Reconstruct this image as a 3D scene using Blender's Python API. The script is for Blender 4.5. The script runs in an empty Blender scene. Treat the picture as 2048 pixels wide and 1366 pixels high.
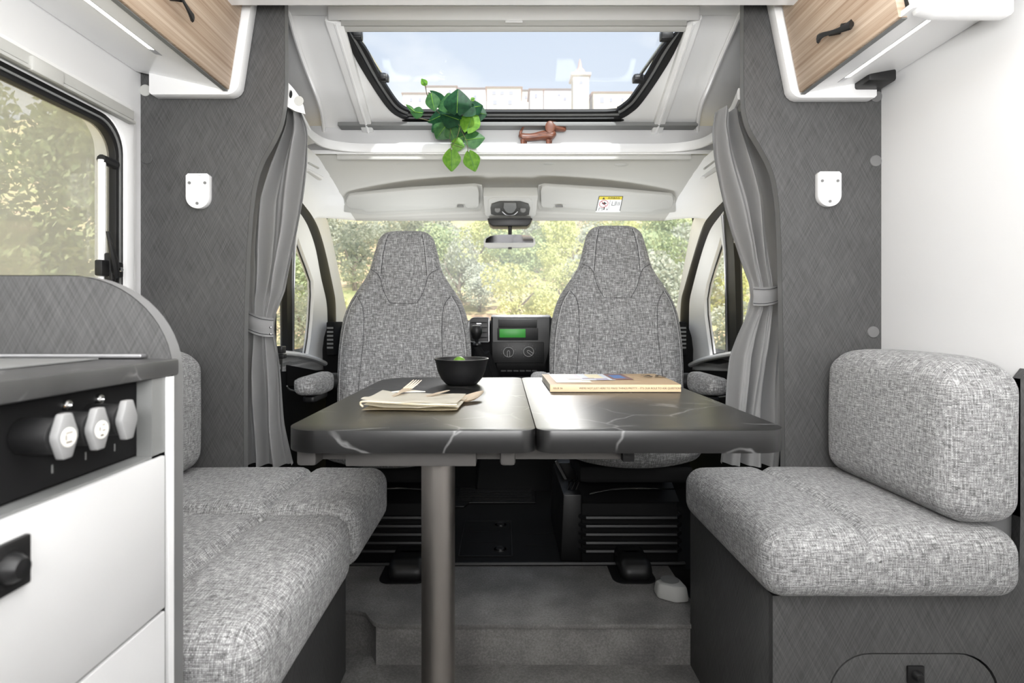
import bpy, bmesh, math, random
from mathutils import Vector, Matrix
from mathutils.geometry import tessellate_polygon

random.seed(7)
scene = bpy.context.scene
COL = scene.collection
PI = math.pi

# ------------------------------------------------------------------ camera
# metres: x right, y forward (towards the windscreen), z up; lens centre at (0, 0, 1.03)
S, CX, CY, ZC = 1118.0, 1008.0, 636.0, 1.03
cam_d = bpy.data.cameras.new('camera')
cam = bpy.data.objects.new('camera', cam_d)
COL.objects.link(cam)
cam.location = (0, 0, ZC)
cam.rotation_euler = (PI/2, 0, 0)
cam_d.sensor_width = 36
cam_d.lens = 36*S/2048
cam_d.shift_x = (1024-CX)/2048
cam_d.shift_y = -(683-CY)/2048
cam_d.clip_start = 0.02
cam_d.clip_end = 1500
cam_d.dof.use_dof = True
cam_d.dof.focus_distance = 1.55
cam_d.dof.aperture_fstop = 5.6
scene.camera = cam

# ------------------------------------------------------------------ world, sun, lamps, exposure
scene.view_settings.view_transform = 'Standard'
scene.view_settings.look = 'None'
scene.view_settings.exposure = 0.0
scene.view_settings.gamma = 1
scene.view_settings.use_curve_mapping = False
try:
    scene.cycles.use_denoising = True
    scene.cycles.max_bounces = 8
    scene.cycles.diffuse_bounces = 5
    scene.cycles.glossy_bounces = 4
    scene.cycles.transparent_max_bounces = 12
    scene.cycles.caustics_reflective = False
    scene.cycles.caustics_refractive = False
    scene.cycles.sample_clamp_indirect = 6
except Exception:
    pass

w = bpy.data.worlds.new('sky')
scene.world = w
w.use_nodes = True
wn, wl = w.node_tree.nodes, w.node_tree.links
wn.clear()
wo = wn.new('ShaderNodeOutputWorld'); wb = wn.new('ShaderNodeBackground')
tc = wn.new('ShaderNodeTexCoord'); sx = wn.new('ShaderNodeSeparateXYZ')
wl.new(tc.outputs['Generated'], sx.inputs[0])
rp = wn.new('ShaderNodeValToRGB')
rp.color_ramp.elements[0].position = 0.0; rp.color_ramp.elements[0].color = (.80, .84, .90, 1)
rp.color_ramp.elements[1].position = 0.9; rp.color_ramp.elements[1].color = (.40, .54, .80, 1)
e = rp.color_ramp.elements.new(.35); e.color = (.64, .71, .83, 1)
wl.new(sx.outputs['Z'], rp.inputs[0])
nz = wn.new('ShaderNodeTexNoise'); nz.inputs['Scale'].default_value = 3.2; nz.inputs['Detail'].default_value = 6
mp = wn.new('ShaderNodeMapping'); mp.inputs['Scale'].default_value = (1, 1, 2.4)
wl.new(tc.outputs['Generated'], mp.inputs[0]); wl.new(mp.outputs[0], nz.inputs['Vector'])
cr = wn.new('ShaderNodeValToRGB'); cr.color_ramp.elements[0].position = .5; cr.color_ramp.elements[1].position = .68
wl.new(nz.outputs['Fac'], cr.inputs[0])
mx = wn.new('ShaderNodeMixRGB'); mx.inputs[2].default_value = (.93, .94, .96, 1)
wl.new(cr.outputs[0], mx.inputs[0]); wl.new(rp.outputs[0], mx.inputs[1])
wl.new(mx.outputs[0], wb.inputs[0]); wb.inputs[1].default_value = 1.0
wl.new(wb.outputs[0], wo.inputs[0])

def lamp(name, kind, loc, rot, energy, size=None, size_y=None, color=(1, 1, 1), **kw):
    d = bpy.data.lights.new(name, kind)
    o = bpy.data.objects.new(name, d)
    COL.objects.link(o)
    o.location = loc; o.rotation_euler = rot
    d.energy = energy; d.color = color
    if kind == 'AREA':
        d.shape = 'RECTANGLE'; d.size = size; d.size_y = size_y
    for k, v in kw.items():
        setattr(d, k, v)
    return o
lamp('sun', 'SUN', (0, -5, 20), (math.radians(48), 0, math.radians(14)), 6.5, color=(1, .98, .95), angle=math.radians(3))
# unseen spot added in front of the van to make the glare on the table
lamp('added_glare_spot', 'SPOT', (.12, 4.4, 2.08), (math.radians(-68), 0, math.radians(1)), 190, shadow_soft_size=.25, spot_size=math.radians(50), spot_blend=.6)
# fill lights added around the camera, out of view: overhead, rear and upward
lamp('added_top_fill', 'AREA', (.1, .1, 1.97), (0, 0, 0), 14, 1.2, 1.6, (1, .995, .985))
lamp('added_rear_fill', 'AREA', (0.1, -1.5, 1.62), (math.radians(80), 0, 0), 13, 1.9, .6, (1, .995, .99))
lamp('added_up_fill', 'AREA', (.1, -.30, 1.22), (math.radians(143), 0, 0), 50, .8, .5, (1, .995, .99))
# two fill lights added behind the cab seats to brighten the headliner
lamp('added_cab_fill', 'AREA', (-.42, 2.56, 1.08), (math.radians(172), 0, 0), 2.3, .40, .22, (.97, .99, 1))
lamp('added_cab_fill', 'AREA', (.47, 2.56, 1.08), (math.radians(172), 0, 0), 2.3, .40, .22, (.97, .99, 1))

# ------------------------------------------------------------------ helpers
def P(px, py, d):
    """point at distance d in front of the lens from a measured picture position"""
    return Vector(((px-CX)*d/S, d, ZC-(py-CY)*d/S))

WL = {}      # world location of objects (no rotations are used for parents)

def tag(o, label=None, cat=None, group=None, kind=None):
    if label: o['label'] = label
    if cat: o['category'] = cat
    if group: o['group'] = group
    if kind: o['kind'] = kind
    return o

def thing(name, label, cat, loc=(0, 0, 0), group=None, kind=None):
    o = bpy.data.objects.new(name, None)
    COL.objects.link(o)
    o.empty_display_size = .05
    o.location = loc
    WL[o.name] = Vector(loc)
    return tag(o, label, cat, group, kind)

def link(name, me, m, parent=None, origin=None):
    co = [v.co.copy() for v in me.vertices]
    if origin is None:
        if co:
            mn = Vector((min(c.x for c in co), min(c.y for c in co), min(c.z for c in co)))
            mxx = Vector((max(c.x for c in co), max(c.y for c in co), max(c.z for c in co)))
            origin = Vector(((mn.x+mxx.x)/2, (mn.y+mxx.y)/2, mn.z))
        else:
            origin = Vector((0, 0, 0))
    origin = Vector(origin)
    me.transform(Matrix.Translation(-origin))
    o = bpy.data.objects.new(name, me)
    COL.objects.link(o)
    if isinstance(m, (list, tuple)):
        for q in m: me.materials.append(q)
    else:
        me.materials.append(m)
    WL[o.name] = origin
    if parent is not None:
        o.parent = parent
        o.location = origin-WL[parent.name]
    else:
        o.location = origin
    return o

def boxuv(bm):
    uv = bm.loops.layers.uv.verify()
    for f in bm.faces:
        n = f.normal
        a = (abs(n.x), abs(n.y), abs(n.z))
        k = a.index(max(a))
        for l in f.loops:
            c = l.vert.co
            l[uv].uv = (c.y, c.z) if k == 0 else ((c.x, c.z) if k == 1 else (c.x, c.y))

def obj(name, bm, m, parent=None, smooth=35, bevel=None, uv=True, label=None, cat=None, group=None, kind=None, recalc=True):
    if recalc:
        bmesh.ops.recalc_face_normals(bm, faces=bm.faces)
    if bevel:
        es = [e for e in bm.edges if len(e.link_faces) == 2 and e.calc_face_angle(0) > math.radians(40)]
        bmesh.ops.bevel(bm, geom=es, offset=bevel, segments=2, affect='EDGES', profile=.5, clamp_overlap=True)
    bm.normal_update()
    if uv: boxuv(bm)
    me = bpy.data.meshes.new(name)
    bm.to_mesh(me); bm.free()
    if smooth:
        me.shade_smooth()
        me.set_sharp_from_angle(angle=math.radians(smooth))
    o = link(name, me, m, parent)
    return tag(o, label, cat, group, kind)

def B(): return bmesh.new()

def box(bm, x0, x1, y0, y1, z0, z1, mi=0):
    vs = [bm.verts.new((x, y, z)) for x in (x0, x1) for y in (y0, y1) for z in (z0, z1)]
    for f in ((0, 1, 3, 2), (4, 6, 7, 5), (0, 4, 5, 1), (2, 3, 7, 6), (0, 2, 6, 4), (1, 5, 7, 3)):
        bm.faces.new([vs[i] for i in f]).material_index = mi
    return bm

def plate(bm, outer, holes=(), off=(0, .01, 0)):
    """flat (or gently bent) plate with holes, thickened by the vector off; off may be a function of a point"""
    loops = [list(map(Vector, outer))]+[list(map(Vector, h)) for h in holes]
    tris = tessellate_polygon(loops)
    flat = [p for l in loops for p in l]
    of = off if callable(off) else (lambda p: Vector(off))
    a = [bm.verts.new(p) for p in flat]
    b = [bm.verts.new(p+of(p)) for p in flat]
    for t in tris:
        try:
            bm.faces.new([a[i] for i in t]); bm.faces.new([b[i] for i in reversed(t)])
        except ValueError: pass
    k = 0
    for l in loops:
        n = len(l)
        for i in range(n):
            j = (i+1) % n
            try: bm.faces.new((a[k+i], a[k+j], b[k+j], b[k+i]))
            except ValueError: pass
        k += n
    return bm

def grid(bm, rows, closed=False, mi=0):
    vs = [[bm.verts.new(p) for p in r] for r in rows]
    n = len(rows[0])
    for i in range(len(rows)-1):
        for j in range(n if closed else n-1):
            k = (j+1) % n
            bm.faces.new((vs[i][j], vs[i][k], vs[i+1][k], vs[i+1][j])).material_index = mi
    return vs

def solid(bm, t):
    """give an open sheet a thickness t"""
    bmesh.ops.solidify(bm, geom=bm.faces[:], thickness=t)
    return bm

def frames(path):
    out = []
    n = len(path)
    for i in range(n):
        a = path[max(0, i-1)]; b = path[min(n-1, i+1)]
        t = (b-a)
        if t.length < 1e-9: t = Vector((0, 0, 1))
        t.normalize()
        up = Vector((0, 0, 1)) if abs(t.z) < .9 else Vector((0, 1, 0))
        u = t.cross(up).normalized(); v = t.cross(u).normalized()
        out.append((u, v))
    return out

def tube(bm, path, r, seg=8, cap=True, sx=1, sy=1):
    path = [Vector(p) for p in path]
    fr = frames(path)
    rr = r if isinstance(r, (list, tuple)) else [r]*len(path)
    rows = []
    for p, (u, v), q in zip(path, fr, rr):
        rows.append([p+u*(q*sx*math.cos(2*PI*k/seg))+v*(q*sy*math.sin(2*PI*k/seg)) for k in range(seg)])
    vs = grid(bm, rows, closed=True)
    if cap:
        bm.faces.new(vs[0]); bm.faces.new(list(reversed(vs[-1])))
    return bm

def sweep(bm, path, prof, closed_path=False, upv=None):
    """sweep a closed 2d profile (u,v) along path, with u = side direction, v = up direction"""
    path = [Vector(p) for p in path]
    n = len(path)
    rows = []
    for i in range(n):
        if closed_path: a, b = path[(i-1) % n], path[(i+1) % n]
        else: a, b = path[max(0, i-1)], path[min(n-1, i+1)]
        t = (b-a).normalized()
        up = Vector(upv) if upv is not None else Vector((0, 0, 1))
        u = t.cross(up).normalized(); v = u.cross(t).normalized()
        rows.append([path[i]+u*a_+v*b_ for a_, b_ in prof])
    if closed_path: rows.append(rows[0])
    vs = grid(bm, rows, closed=True)
    if closed_path: bmesh.ops.remove_doubles(bm, verts=bm.verts, dist=1e-6)
    else:
        bm.faces.new(vs[0]); bm.faces.new(list(reversed(vs[-1])))
    return bm

def lathe(bm, prof, c=(0, 0, 0), axis='z', seg=32):
    c = Vector(c)
    rows = []
    for r, h in prof:
        row = []
        for k in range(seg):
            a = 2*PI*k/seg
            x, y = max(r, 1e-4)*math.cos(a), max(r, 1e-4)*math.sin(a)
            if axis == 'z': p = Vector((x, y, h))
            elif axis == 'y': p = Vector((x, h, y))
            else: p = Vector((h, x, y))
            row.append(c+p)
        rows.append(row)
    vs = grid(bm, rows, closed=True)
    bm.faces.new(vs[0]); bm.faces.new(list(reversed(vs[-1])))
    return bm

def cushion(bm, x0, x1, y0, y1, z0, z1, r, cell=.016, fn=None):
    c = Vector(((x0+x1)/2, (y0+y1)/2, (z0+z1)/2))
    h = Vector(((x1-x0)/2, (y1-y0)/2, (z1-z0)/2))
    n = [max(6, int(2*h[i]/cell)) for i in range(3)]
    inner = [max(h[i]-r, 0) for i in range(3)]
    def mapp(p):
        q = Vector([max(-inner[i], min(inner[i], p[i])) for i in range(3)])
        d = p-q
        if d.length > 1e-9:
            m = max(abs(d[i]) for i in range(3))
            d = d.normalized()*m
        p2 = q+d
        if fn:
            p2 = fn(p2, (p[0]/h[0], p[1]/h[1], p[2]/h[2]), h)
        return c+p2
    for ax in range(3):
        a, b = [i for i in range(3) if i != ax]
        for s in (-1, 1):
            rows = []
            for i in range(n[a]+1):
                row = []
                for j in range(n[b]+1):
                    p = Vector((0, 0, 0))
                    p[ax] = s*h[ax]; p[a] = -h[a]+2*h[a]*i/n[a]; p[b] = -h[b]+2*h[b]*j/n[b]
                    row.append(mapp(p))
                rows.append(row)
            grid(bm, rows)
    bmesh.ops.remove_doubles(bm, verts=bm.verts, dist=1e-5)
    return bm

def arc(cx, cz, r, a0, a1, n=8):
    return [(cx+r*math.cos(math.radians(a0+(a1-a0)*i/n)), cz+r*math.sin(math.radians(a0+(a1-a0)*i/n))) for i in range(n+1)]

def cat(pts, n=8):
    """Catmull-Rom through points (any dimension)"""
    pts = [Vector(p) for p in pts]
    out = []
    for i in range(len(pts)-1):
        p0 = pts[max(0, i-1)]; p1 = pts[i]; p2 = pts[i+1]; p3 = pts[min(len(pts)-1, i+2)]
        for k in range(n):
            t = k/n
            out.append(.5*((2*p1)+(p2-p0)*t+(2*p0-5*p1+4*p2-p3)*t*t+(3*p1-p0-3*p2+p3)*t**3))
    out.append(pts[-1])
    return out

def interp(tab, x):
    if x <= tab[0][0]: return tab[0][1]
    for (a, b), (c, d) in zip(tab, tab[1:]):
        if x <= c: return b+(d-b)*(x-a)/(c-a)
    return tab[-1][1]

def textmesh(name, body, size, m, loc, rot, parent=None, ext=.0002, align='LEFT'):
    cu = bpy.data.curves.new(name, 'FONT')
    cu.body = body; cu.size = size; cu.extrude = ext; cu.align_x = align; cu.align_y = 'CENTER'
    to = bpy.data.objects.new(name, cu)
    COL.objects.link(to)
    dg = bpy.context.evaluated_depsgraph_get()
    me = bpy.data.meshes.new_from_object(to.evaluated_get(dg))
    bpy.data.objects.remove(to)
    M = Matrix.Translation(Vector(loc)) @ rot.to_4x4()
    me.transform(M)
    me.materials.clear()
    return link(name, me, m, parent)

def copy_tree(o, parent=None, name=None):
    c = o.copy(); COL.objects.link(c)
    if parent is not None: c.parent = parent
    WL[c.name] = WL[o.name].copy()
    for ch in list(o.children):
        copy_tree(ch, c)
    return c

# ------------------------------------------------------------------ materials
def lin(c):
    return tuple(((v/255)/12.92 if v <= 10 else (((v/255)+.055)/1.055)**2.4) for v in c)+(1,)

def mat(name, rgb, rough=.5, metal=0, spec=.5, coat=0, emis=None, estr=0):
    m = bpy.data.materials.new(name)
    m.use_nodes = True
    b = m.node_tree.nodes['Principled BSDF']
    b.inputs['Base Color'].default_value = lin(rgb)
    b.inputs['Roughness'].default_value = rough
    b.inputs['Metallic'].default_value = metal
    b.inputs['Specular IOR Level'].default_value = spec
    b.inputs['Coat Weight'].default_value = coat
    if emis:
        b.inputs['Emission Color'].default_value = lin(emis)
        b.inputs['Emission Strength'].default_value = estr
    return m

class N:
    def __init__(s, m):
        s.m = m; s.n = m.node_tree.nodes; s.l = m.node_tree.links
        s.b = s.n['Principled BSDF']
    def new(s, t, **kw):
        x = s.n.new(t)
        for k, v in kw.items():
            if k in x.inputs: x.inputs[k].default_value = v
            else: setattr(x, k, v)
        return x
    def noise(s, vec, scale, detail=3, rough=.5, dist=0):
        x = s.n.new('ShaderNodeTexNoise')
        x.inputs['Scale'].default_value = scale; x.inputs['Detail'].default_value = detail
        x.inputs['Roughness'].default_value = rough; x.inputs['Distortion'].default_value = dist
        s.l.new(vec, x.inputs['Vector'])
        return x.outputs['Fac']
    def mapping(s, vec, scale=(1, 1, 1), rot=(0, 0, 0), loc=(0, 0, 0)):
        x = s.n.new('ShaderNodeMapping')
        x.inputs['Scale'].default_value = scale; x.inputs['Rotation'].default_value = rot; x.inputs['Location'].default_value = loc
        s.l.new(vec, x.inputs['Vector'])
        return x.outputs[0]
    def coord(s, k='UV'):
        return s.n.new('ShaderNodeTexCoord').outputs[k]
    def math(s, op, a, b=None, clamp=False):
        x = s.n.new('ShaderNodeMath'); x.operation = op; x.use_clamp = clamp
        for i, v in enumerate((a, b)):
            if v is None: continue
            if isinstance(v, (int, float)): x.inputs[i].default_value = v
            else: s.l.new(v, x.inputs[i])
        return x.outputs[0]
    def ramp(s, fac, stops):
        x = s.n.new('ShaderNodeValToRGB')
        el = x.color_ramp.elements
        el[0].position, el[0].color = stops[0]
        el[1].position, el[1].color = stops[-1]
        for p, c in stops[1:-1]:
            e = el.new(p); e.color = c
        s.l.new(fac, x.inputs[0])
        return x.outputs[0]
    def mix(s, f, a, b, blend='MIX'):
        x = s.n.new('ShaderNodeMixRGB'); x.blend_type = blend
        for i, v in enumerate((f, a, b)):
            if isinstance(v, (int, float, tuple)): x.inputs[i].default_value = v
            else: s.l.new(v, x.inputs[i])
        return x.outputs[0]
    def bump(s, h, strength=.3, dist=.001):
        x = s.n.new('ShaderNodeBump'); x.inputs['Strength'].default_value = strength; x.inputs['Distance'].default_value = dist
        s.l.new(h, x.inputs['Height'])
        s.l.new(x.outputs[0], s.b.inputs['Normal'])
    def color(s, c): s.l.new(c, s.b.inputs['Base Color'])

def g(v): return lin((v, v, v))

def laminate(name, lo, hi, rough=.55):
    m = mat(name, (90, 90, 90), rough, spec=.35)
    k = N(m); uv = k.coord()
    n1 = k.noise(k.mapping(k.mapping(uv, rot=(0, 0, math.radians(62))), (12, 330, 1)), 1, 3)
    n2 = k.noise(k.mapping(k.mapping(uv, rot=(0, 0, math.radians(-62))), (12, 330, 1)), 1, 3)
    n3 = k.noise(uv, 6, 3)
    s = k.math('ADD', k.math('MULTIPLY', n1, .42), k.math('ADD', k.math('MULTIPLY', n2, .42), k.math('MULTIPLY', n3, .16)))
    k.color(k.ramp(s, [(.36, lo), (.64, hi)]))
    k.bump(s, .12, .001)
    return m

def fabric(name, lo, mid, hi, thread=.0030, bump=.5):
    m = mat(name, (150, 150, 150), .92, spec=.15)
    k = N(m); uv = k.coord()
    f = 1/thread
    h = k.noise(k.mapping(uv, (f*.12, f*1.0, 1)), 1, 1, .5)
    v = k.noise(k.mapping(uv, (f*1.0, f*.12, 1), loc=(7, 3, 0)), 1, 1, .5)
    sep = k.new('ShaderNodeSeparateXYZ'); k.l.new(uv, sep.inputs[0])
    su = k.math('SINE', k.math('MULTIPLY', sep.outputs[0], 2*PI*f*.5))
    sv = k.math('SINE', k.math('MULTIPLY', sep.outputs[1], 2*PI*f*.5))
    wv = k.math('MULTIPLY', su, sv)            # -1..1 basket weave
    w01 = k.math('ADD', k.math('MULTIPLY', wv, .5), .5)
    thr = k.mix(w01, h, v)
    sl = k.noise(k.mapping(uv, (f*.35, f*.35, 1)), 1, 3, .7)
    big = k.noise(uv, 9, 2)
    t = k.math('ADD', k.math('MULTIPLY', thr, .62), k.math('ADD', k.math('MULTIPLY', sl, .30), k.math('MULTIPLY', big, .06)))
    gap = k.math('ADD', k.math('MULTIPLY', k.math('ABSOLUTE', wv), .42), .70, True)
    k.color(k.mix(1.0, k.ramp(t, [(.36, lo), (.5, mid), (.63, hi)]), gap, 'MULTIPLY'))
    hh = k.math('ADD', k.math('MULTIPLY', k.math('ABSOLUTE', wv), .6), k.math('MULTIPLY', sl, .6))
    k.bump(hh, bump, .0012)
    k.b.inputs['Sheen Weight'].default_value = .15
    return m

def marble(name, base, vein, rough=.32, scale=1.0):
    m = mat(name, (30, 30, 30), rough, spec=.5)
    k = N(m); uv = k.coord('Object')
    oi = k.n.new('ShaderNodeObjectInfo'); va = k.n.new('ShaderNodeVectorMath'); va.operation = 'MULTIPLY_ADD'; va.inputs[1].default_value = (3.1, 2.3, 5)
    k.l.new(oi.outputs['Location'], va.inputs[0]); k.l.new(uv, va.inputs[2]); uv = va.outputs[0]
    d = k.noise(uv, 3.0*scale, 4, .6)
    dv = k.new('ShaderNodeMixRGB'); dv.inputs[0].default_value = .10
    nn = k.n.new('ShaderNodeTexNoise'); nn.inputs['Scale'].default_value = 5*scale; nn.inputs['Detail'].default_value = 4
    k.l.new(uv, nn.inputs['Vector']); k.l.new(uv, dv.inputs[1]); k.l.new(nn.outputs['Color'], dv.inputs[2])
    vo = k.n.new('ShaderNodeTexVoronoi'); vo.feature = 'DISTANCE_TO_EDGE'; vo.inputs['Scale'].default_value = 6.5*scale
    k.l.new(dv.outputs[0], vo.inputs['Vector'])
    line = k.math('SUBTRACT', 1, k.math('MULTIPLY', vo.outputs['Distance'], 55), True)
    mask = k.ramp(k.noise(k.mapping(uv, loc=(4, 2, 1)), 7*scale, 2), [(.47, (0, 0, 0, 1)), (.56, (1, 1, 1, 1))])
    fac = k.math('MULTIPLY', line, mask)
    clouds = k.ramp(k.noise(uv, 9*scale, 5), [(.3, base), (.75, tuple([min(1, c*1.6) for c in base[:3]])+(1,))])
    k.color(k.mix(fac, clouds, vein))
    return m

def glass(name, veil=.06, tint=(1, 1, 1), gl=.07):
    """thin pane: see-through, a little mirror, and a milky veil that puts haze over the view"""
    m = bpy.data.materials.new(name)
    m.use_nodes = True
    n, l = m.node_tree.nodes, m.node_tree.links
    n.clear()
    out = n.new('ShaderNodeOutputMaterial')
    tr = n.new('ShaderNodeBsdfTransparent'); tr.inputs[0].default_value = (*tint, 1)
    gs = n.new('ShaderNodeBsdfGlossy'); gs.inputs['Roughness'].default_value = .04
    tl = n.new('ShaderNodeBsdfTranslucent'); tl.inputs[0].default_value = (1, 1, 1, 1)
    a = n.new('ShaderNodeMixShader'); b = n.new('ShaderNodeMixShader')
    a.inputs[0].default_value = veil; l.new(tr.outputs[0], a.inputs[1]); l.new(tl.outputs[0], a.inputs[2])
    b.inputs[0].default_value = gl; l.new(a.outputs[0], b.inputs[1]); l.new(gs.outputs[0], b.inputs[2])
    l.new(b.outputs[0], out.inputs['Surface'])
    return m

M = {}
M['white'] = mat('white_plastic', (243, 243, 242), .45)
M['gloss_white'] = mat('gloss_white_laminate', (242, 242, 242), .25, coat=.2)
M['kitchen_white'] = mat('kitchen_front_white', (222, 222, 222), .3, coat=.1)
M['wall'] = mat('white_wall_board', (228, 228, 228), .6)
M['headliner'] = mat('grey_headliner_fabric', (200, 199, 194), .85, spec=.2)
k = N(M['headliner']); k.bump(k.noise(k.coord('Object'), 300, 2), .15, .001)
M['light_grey'] = mat('light_grey_plastic', (190, 190, 186), .5)
M['shelf_back'] = mat('shelf_recess_grey', (198, 198, 198), .5)
M['shelf_white'] = mat('shelf_lip_white', (222, 222, 221), .4)
M['tap_grey'] = mat('tap_handle_grey', (138, 138, 138), .5)
M['visor'] = mat('visor_grey', (190, 190, 186), .7)
M['mid_grey'] = mat('mid_grey_plastic', (120, 121, 120), .5)
M['black'] = mat('black_plastic', (19, 19, 20), .45)
M['soft_black'] = mat('soft_black', (14, 14, 15), .8, spec=.25)
M['rubber'] = mat('black_rubber', (12, 12, 13), .55)
M['chrome'] = mat('chrome', (215, 215, 215), .15, 1)
M['silver'] = mat('silver_trim', (190, 190, 192), .35, .9)
M['alu'] = mat('brushed_aluminium', (165, 160, 155), .38, 1)
k = N(M['alu']); k.bump(k.noise(k.mapping(k.coord('Object'), (900, 900, 6)), 1, 2), .05, .001)
M['frame_grey'] = mat('grey_lacquered_metal', (112, 110, 108), .45, .6)
M['brass'] = mat('brass', (190, 140, 60), .3, 1)
M['laminate'] = laminate('dark_cross_brushed_laminate', g(62), g(90))
M['laminate_edge'] = mat('grey_edge_band', (112, 112, 112), .5)
M['laminate_dark'] = laminate('dark_grey_board', g(70), g(92))
M['fabric'] = fabric('woven_grey_upholstery', g(100), g(160), g(214), .0026, .55)
M['seat_fabric'] = fabric('woven_seat_fabric', g(96), g(146), g(212), .0034, .35)
M['seam'] = mat('seam_thread', (70, 70, 72), .9, spec=.1)
M['piping'] = mat('pale_piping', (190, 190, 190), .8, spec=.2)
M['marble'] = marble('black_marble_laminate', g(16), g(100), .34)
N(M['marble']).b.inputs['IOR'].default_value = 1.6
N(M['marble']).b.inputs['Specular IOR Level'].default_value = .5
M['marble_counter'] = marble('grey_marble_worktop', g(62), g(120), .4, 1.6)
M['wood'] = mat('oak_veneer', (190, 160, 130), .55, spec=.25)
k = N(M['wood']); uv = k.coord()
a = k.noise(k.mapping(uv, (1.2, 130, 1)), 1, 4, .65); b2 = k.noise(k.mapping(uv, (.6, 24, 1), loc=(3, 1, 0)), 1, 3)
k.color(k.ramp(k.math('ADD', k.math('MULTIPLY', a, .6), k.math('MULTIPLY', b2, .4)),
               [(.34, lin((140, 114, 94))), (.46, lin((174, 152, 131))), (.56, lin((190, 171, 152))), (.68, lin((214, 198, 178)))]))
k.bump(a, .12, .0006)
M['floor'] = mat('grey_stone_vinyl', (90, 90, 90), .6, spec=.35)
k = N(M['floor']); uv = k.coord('Object')
k.color(k.ramp(k.math('ADD', k.math('MULTIPLY', k.noise(uv, 7, 4), .5), k.math('MULTIPLY', k.noise(uv, 160, 3, .8), .5)),
               [(.36, lin((98, 97, 95))), (.5, lin((122, 120, 118))), (.64, lin((150, 148, 145)))]))
M['curtain'] = mat('grey_curtain_cloth', (178, 178, 178), .85, spec=.15)
k = N(M['curtain']); k.bump(k.noise(k.coord('Object'), 700, 2), .12, .0006)
k.b.inputs['Sheen Weight'].default_value = .1
M['led'] = mat('led_diffuser', (255, 255, 255), .5, emis=(255, 252, 246), estr=5)
M['screen'] = mat('green_display', (40, 120, 40), .4, emis=(60, 170, 60), estr=.28)
M['glass'] = glass('window_glass', .07)
M['acrylic'] = glass('hazy_acrylic_pane', .32, (.97, .98, .97))
M['acrylic_roof'] = glass('clear_acrylic_pane', .10, (.95, .97, .98), .015)
M['mirror'] = mat('mirror', (235, 235, 238), .06, 1)
M['paper'] = mat('paper', (240, 236, 226), .8)
M['cover'] = mat('magazine_cover', (235, 214, 182), .45)
M['ink'] = mat('ink', (70, 60, 50), .7)
M['linen'] = mat('cream_linen', (240, 236, 224), .9, spec=.15)
k = N(M['linen']); k.bump(k.noise(k.coord('Object'), 900, 2), .35, .0008)
M['linen_edge'] = mat('linen_hem', (220, 208, 180), .9, spec=.1)
M['birch'] = mat('pale_birch', (226, 212, 192), .6)
M['bowl'] = mat('matt_black_ceramic', (24, 24, 25), .42)
M['lime_skin'] = mat('lime_skin', (96, 140, 40), .4)
M['lime_flesh'] = mat('lime_flesh', (190, 210, 120), .35)
M['teak'] = mat('teak', (130, 78, 54), .4)
k = N(M['teak']); k.color(k.ramp(k.noise(k.mapping(k.coord('Object'), (30, 200, 200)), 1, 3), [(.35, lin((84, 48, 36))), (.65, lin((124, 78, 58)))]))
def leafmat(name, c1, c2):
    m = mat(name, c1, .45, spec=.35)
    k = N(m)
    k.color(k.ramp(k.noise(k.coord('Object'), 60, 3), [(.35, lin(c1)), (.65, lin(c2))]))
    return m
M['leaf_dark'] = leafmat('dark_green_leaf', (28, 74, 48), (44, 98, 60))
M['leaf_mid'] = leafmat('mid_green_leaf', (62, 112, 66), (88, 138, 80))
M['leaf_lime'] = leafmat('lime_green_leaf', (104, 158, 50), (140, 190, 70))
M['stem'] = mat('brown_stem', (96, 92, 60), .7)
# ================================================================== THE SETTING
XL, XR = -1.04, 1.08          # side walls of the living area
YB = -1.9                     # rear
YP = 1.60                     # bulkhead panels
def struct(name, bm, m, parent=None, **kw):
    o = obj(name, bm, m, parent, **kw)
    if parent is None: o['kind'] = 'structure'
    return o

struct('floor', box(B(), XL-.05, XR+.05, YB, 1.80, -.04, 0), M['floor'])
struct('ceiling', box(B(), XL-.05, XR+.05, YB, 1.50, 2.0, 2.04), M['gloss_white'])
struct('wall_back', box(B(), XL-.05, XR+.05, YB-.04, YB, 0, 2.04), M['laminate'])
struct('wall_right', box(B(), XR, XR+.04, YB, YP+.02, 0, 2.04), M['wall'])

# left wall with the window opening
WY0, WY1, WZ0, WZ1 = .50, 1.475, .95, 1.545
def rrect(y0, y1, z0, z1, r, x, n=8):
    pts = []
    for cy, cz, a in ((y1-r, z1-r, 0), (y0+r, z1-r, 90), (y0+r, z0+r, 180), (y1-r, z0+r, 270)):
        pts += [Vector((x, p, q)) for p, q in arc(cy, cz, r, a, a+90, n)]
    return pts
wb_ = B()
plate(wb_, [(XL, YB, 0), (XL, YP+.02, 0), (XL, YP+.02, 2.04), (XL, YB, 2.04)], [rrect(WY0, WY1, WZ0, WZ1, .075, XL)], (-.04, 0, 0))
struct('wall_left', wb_, M['wall'])

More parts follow.
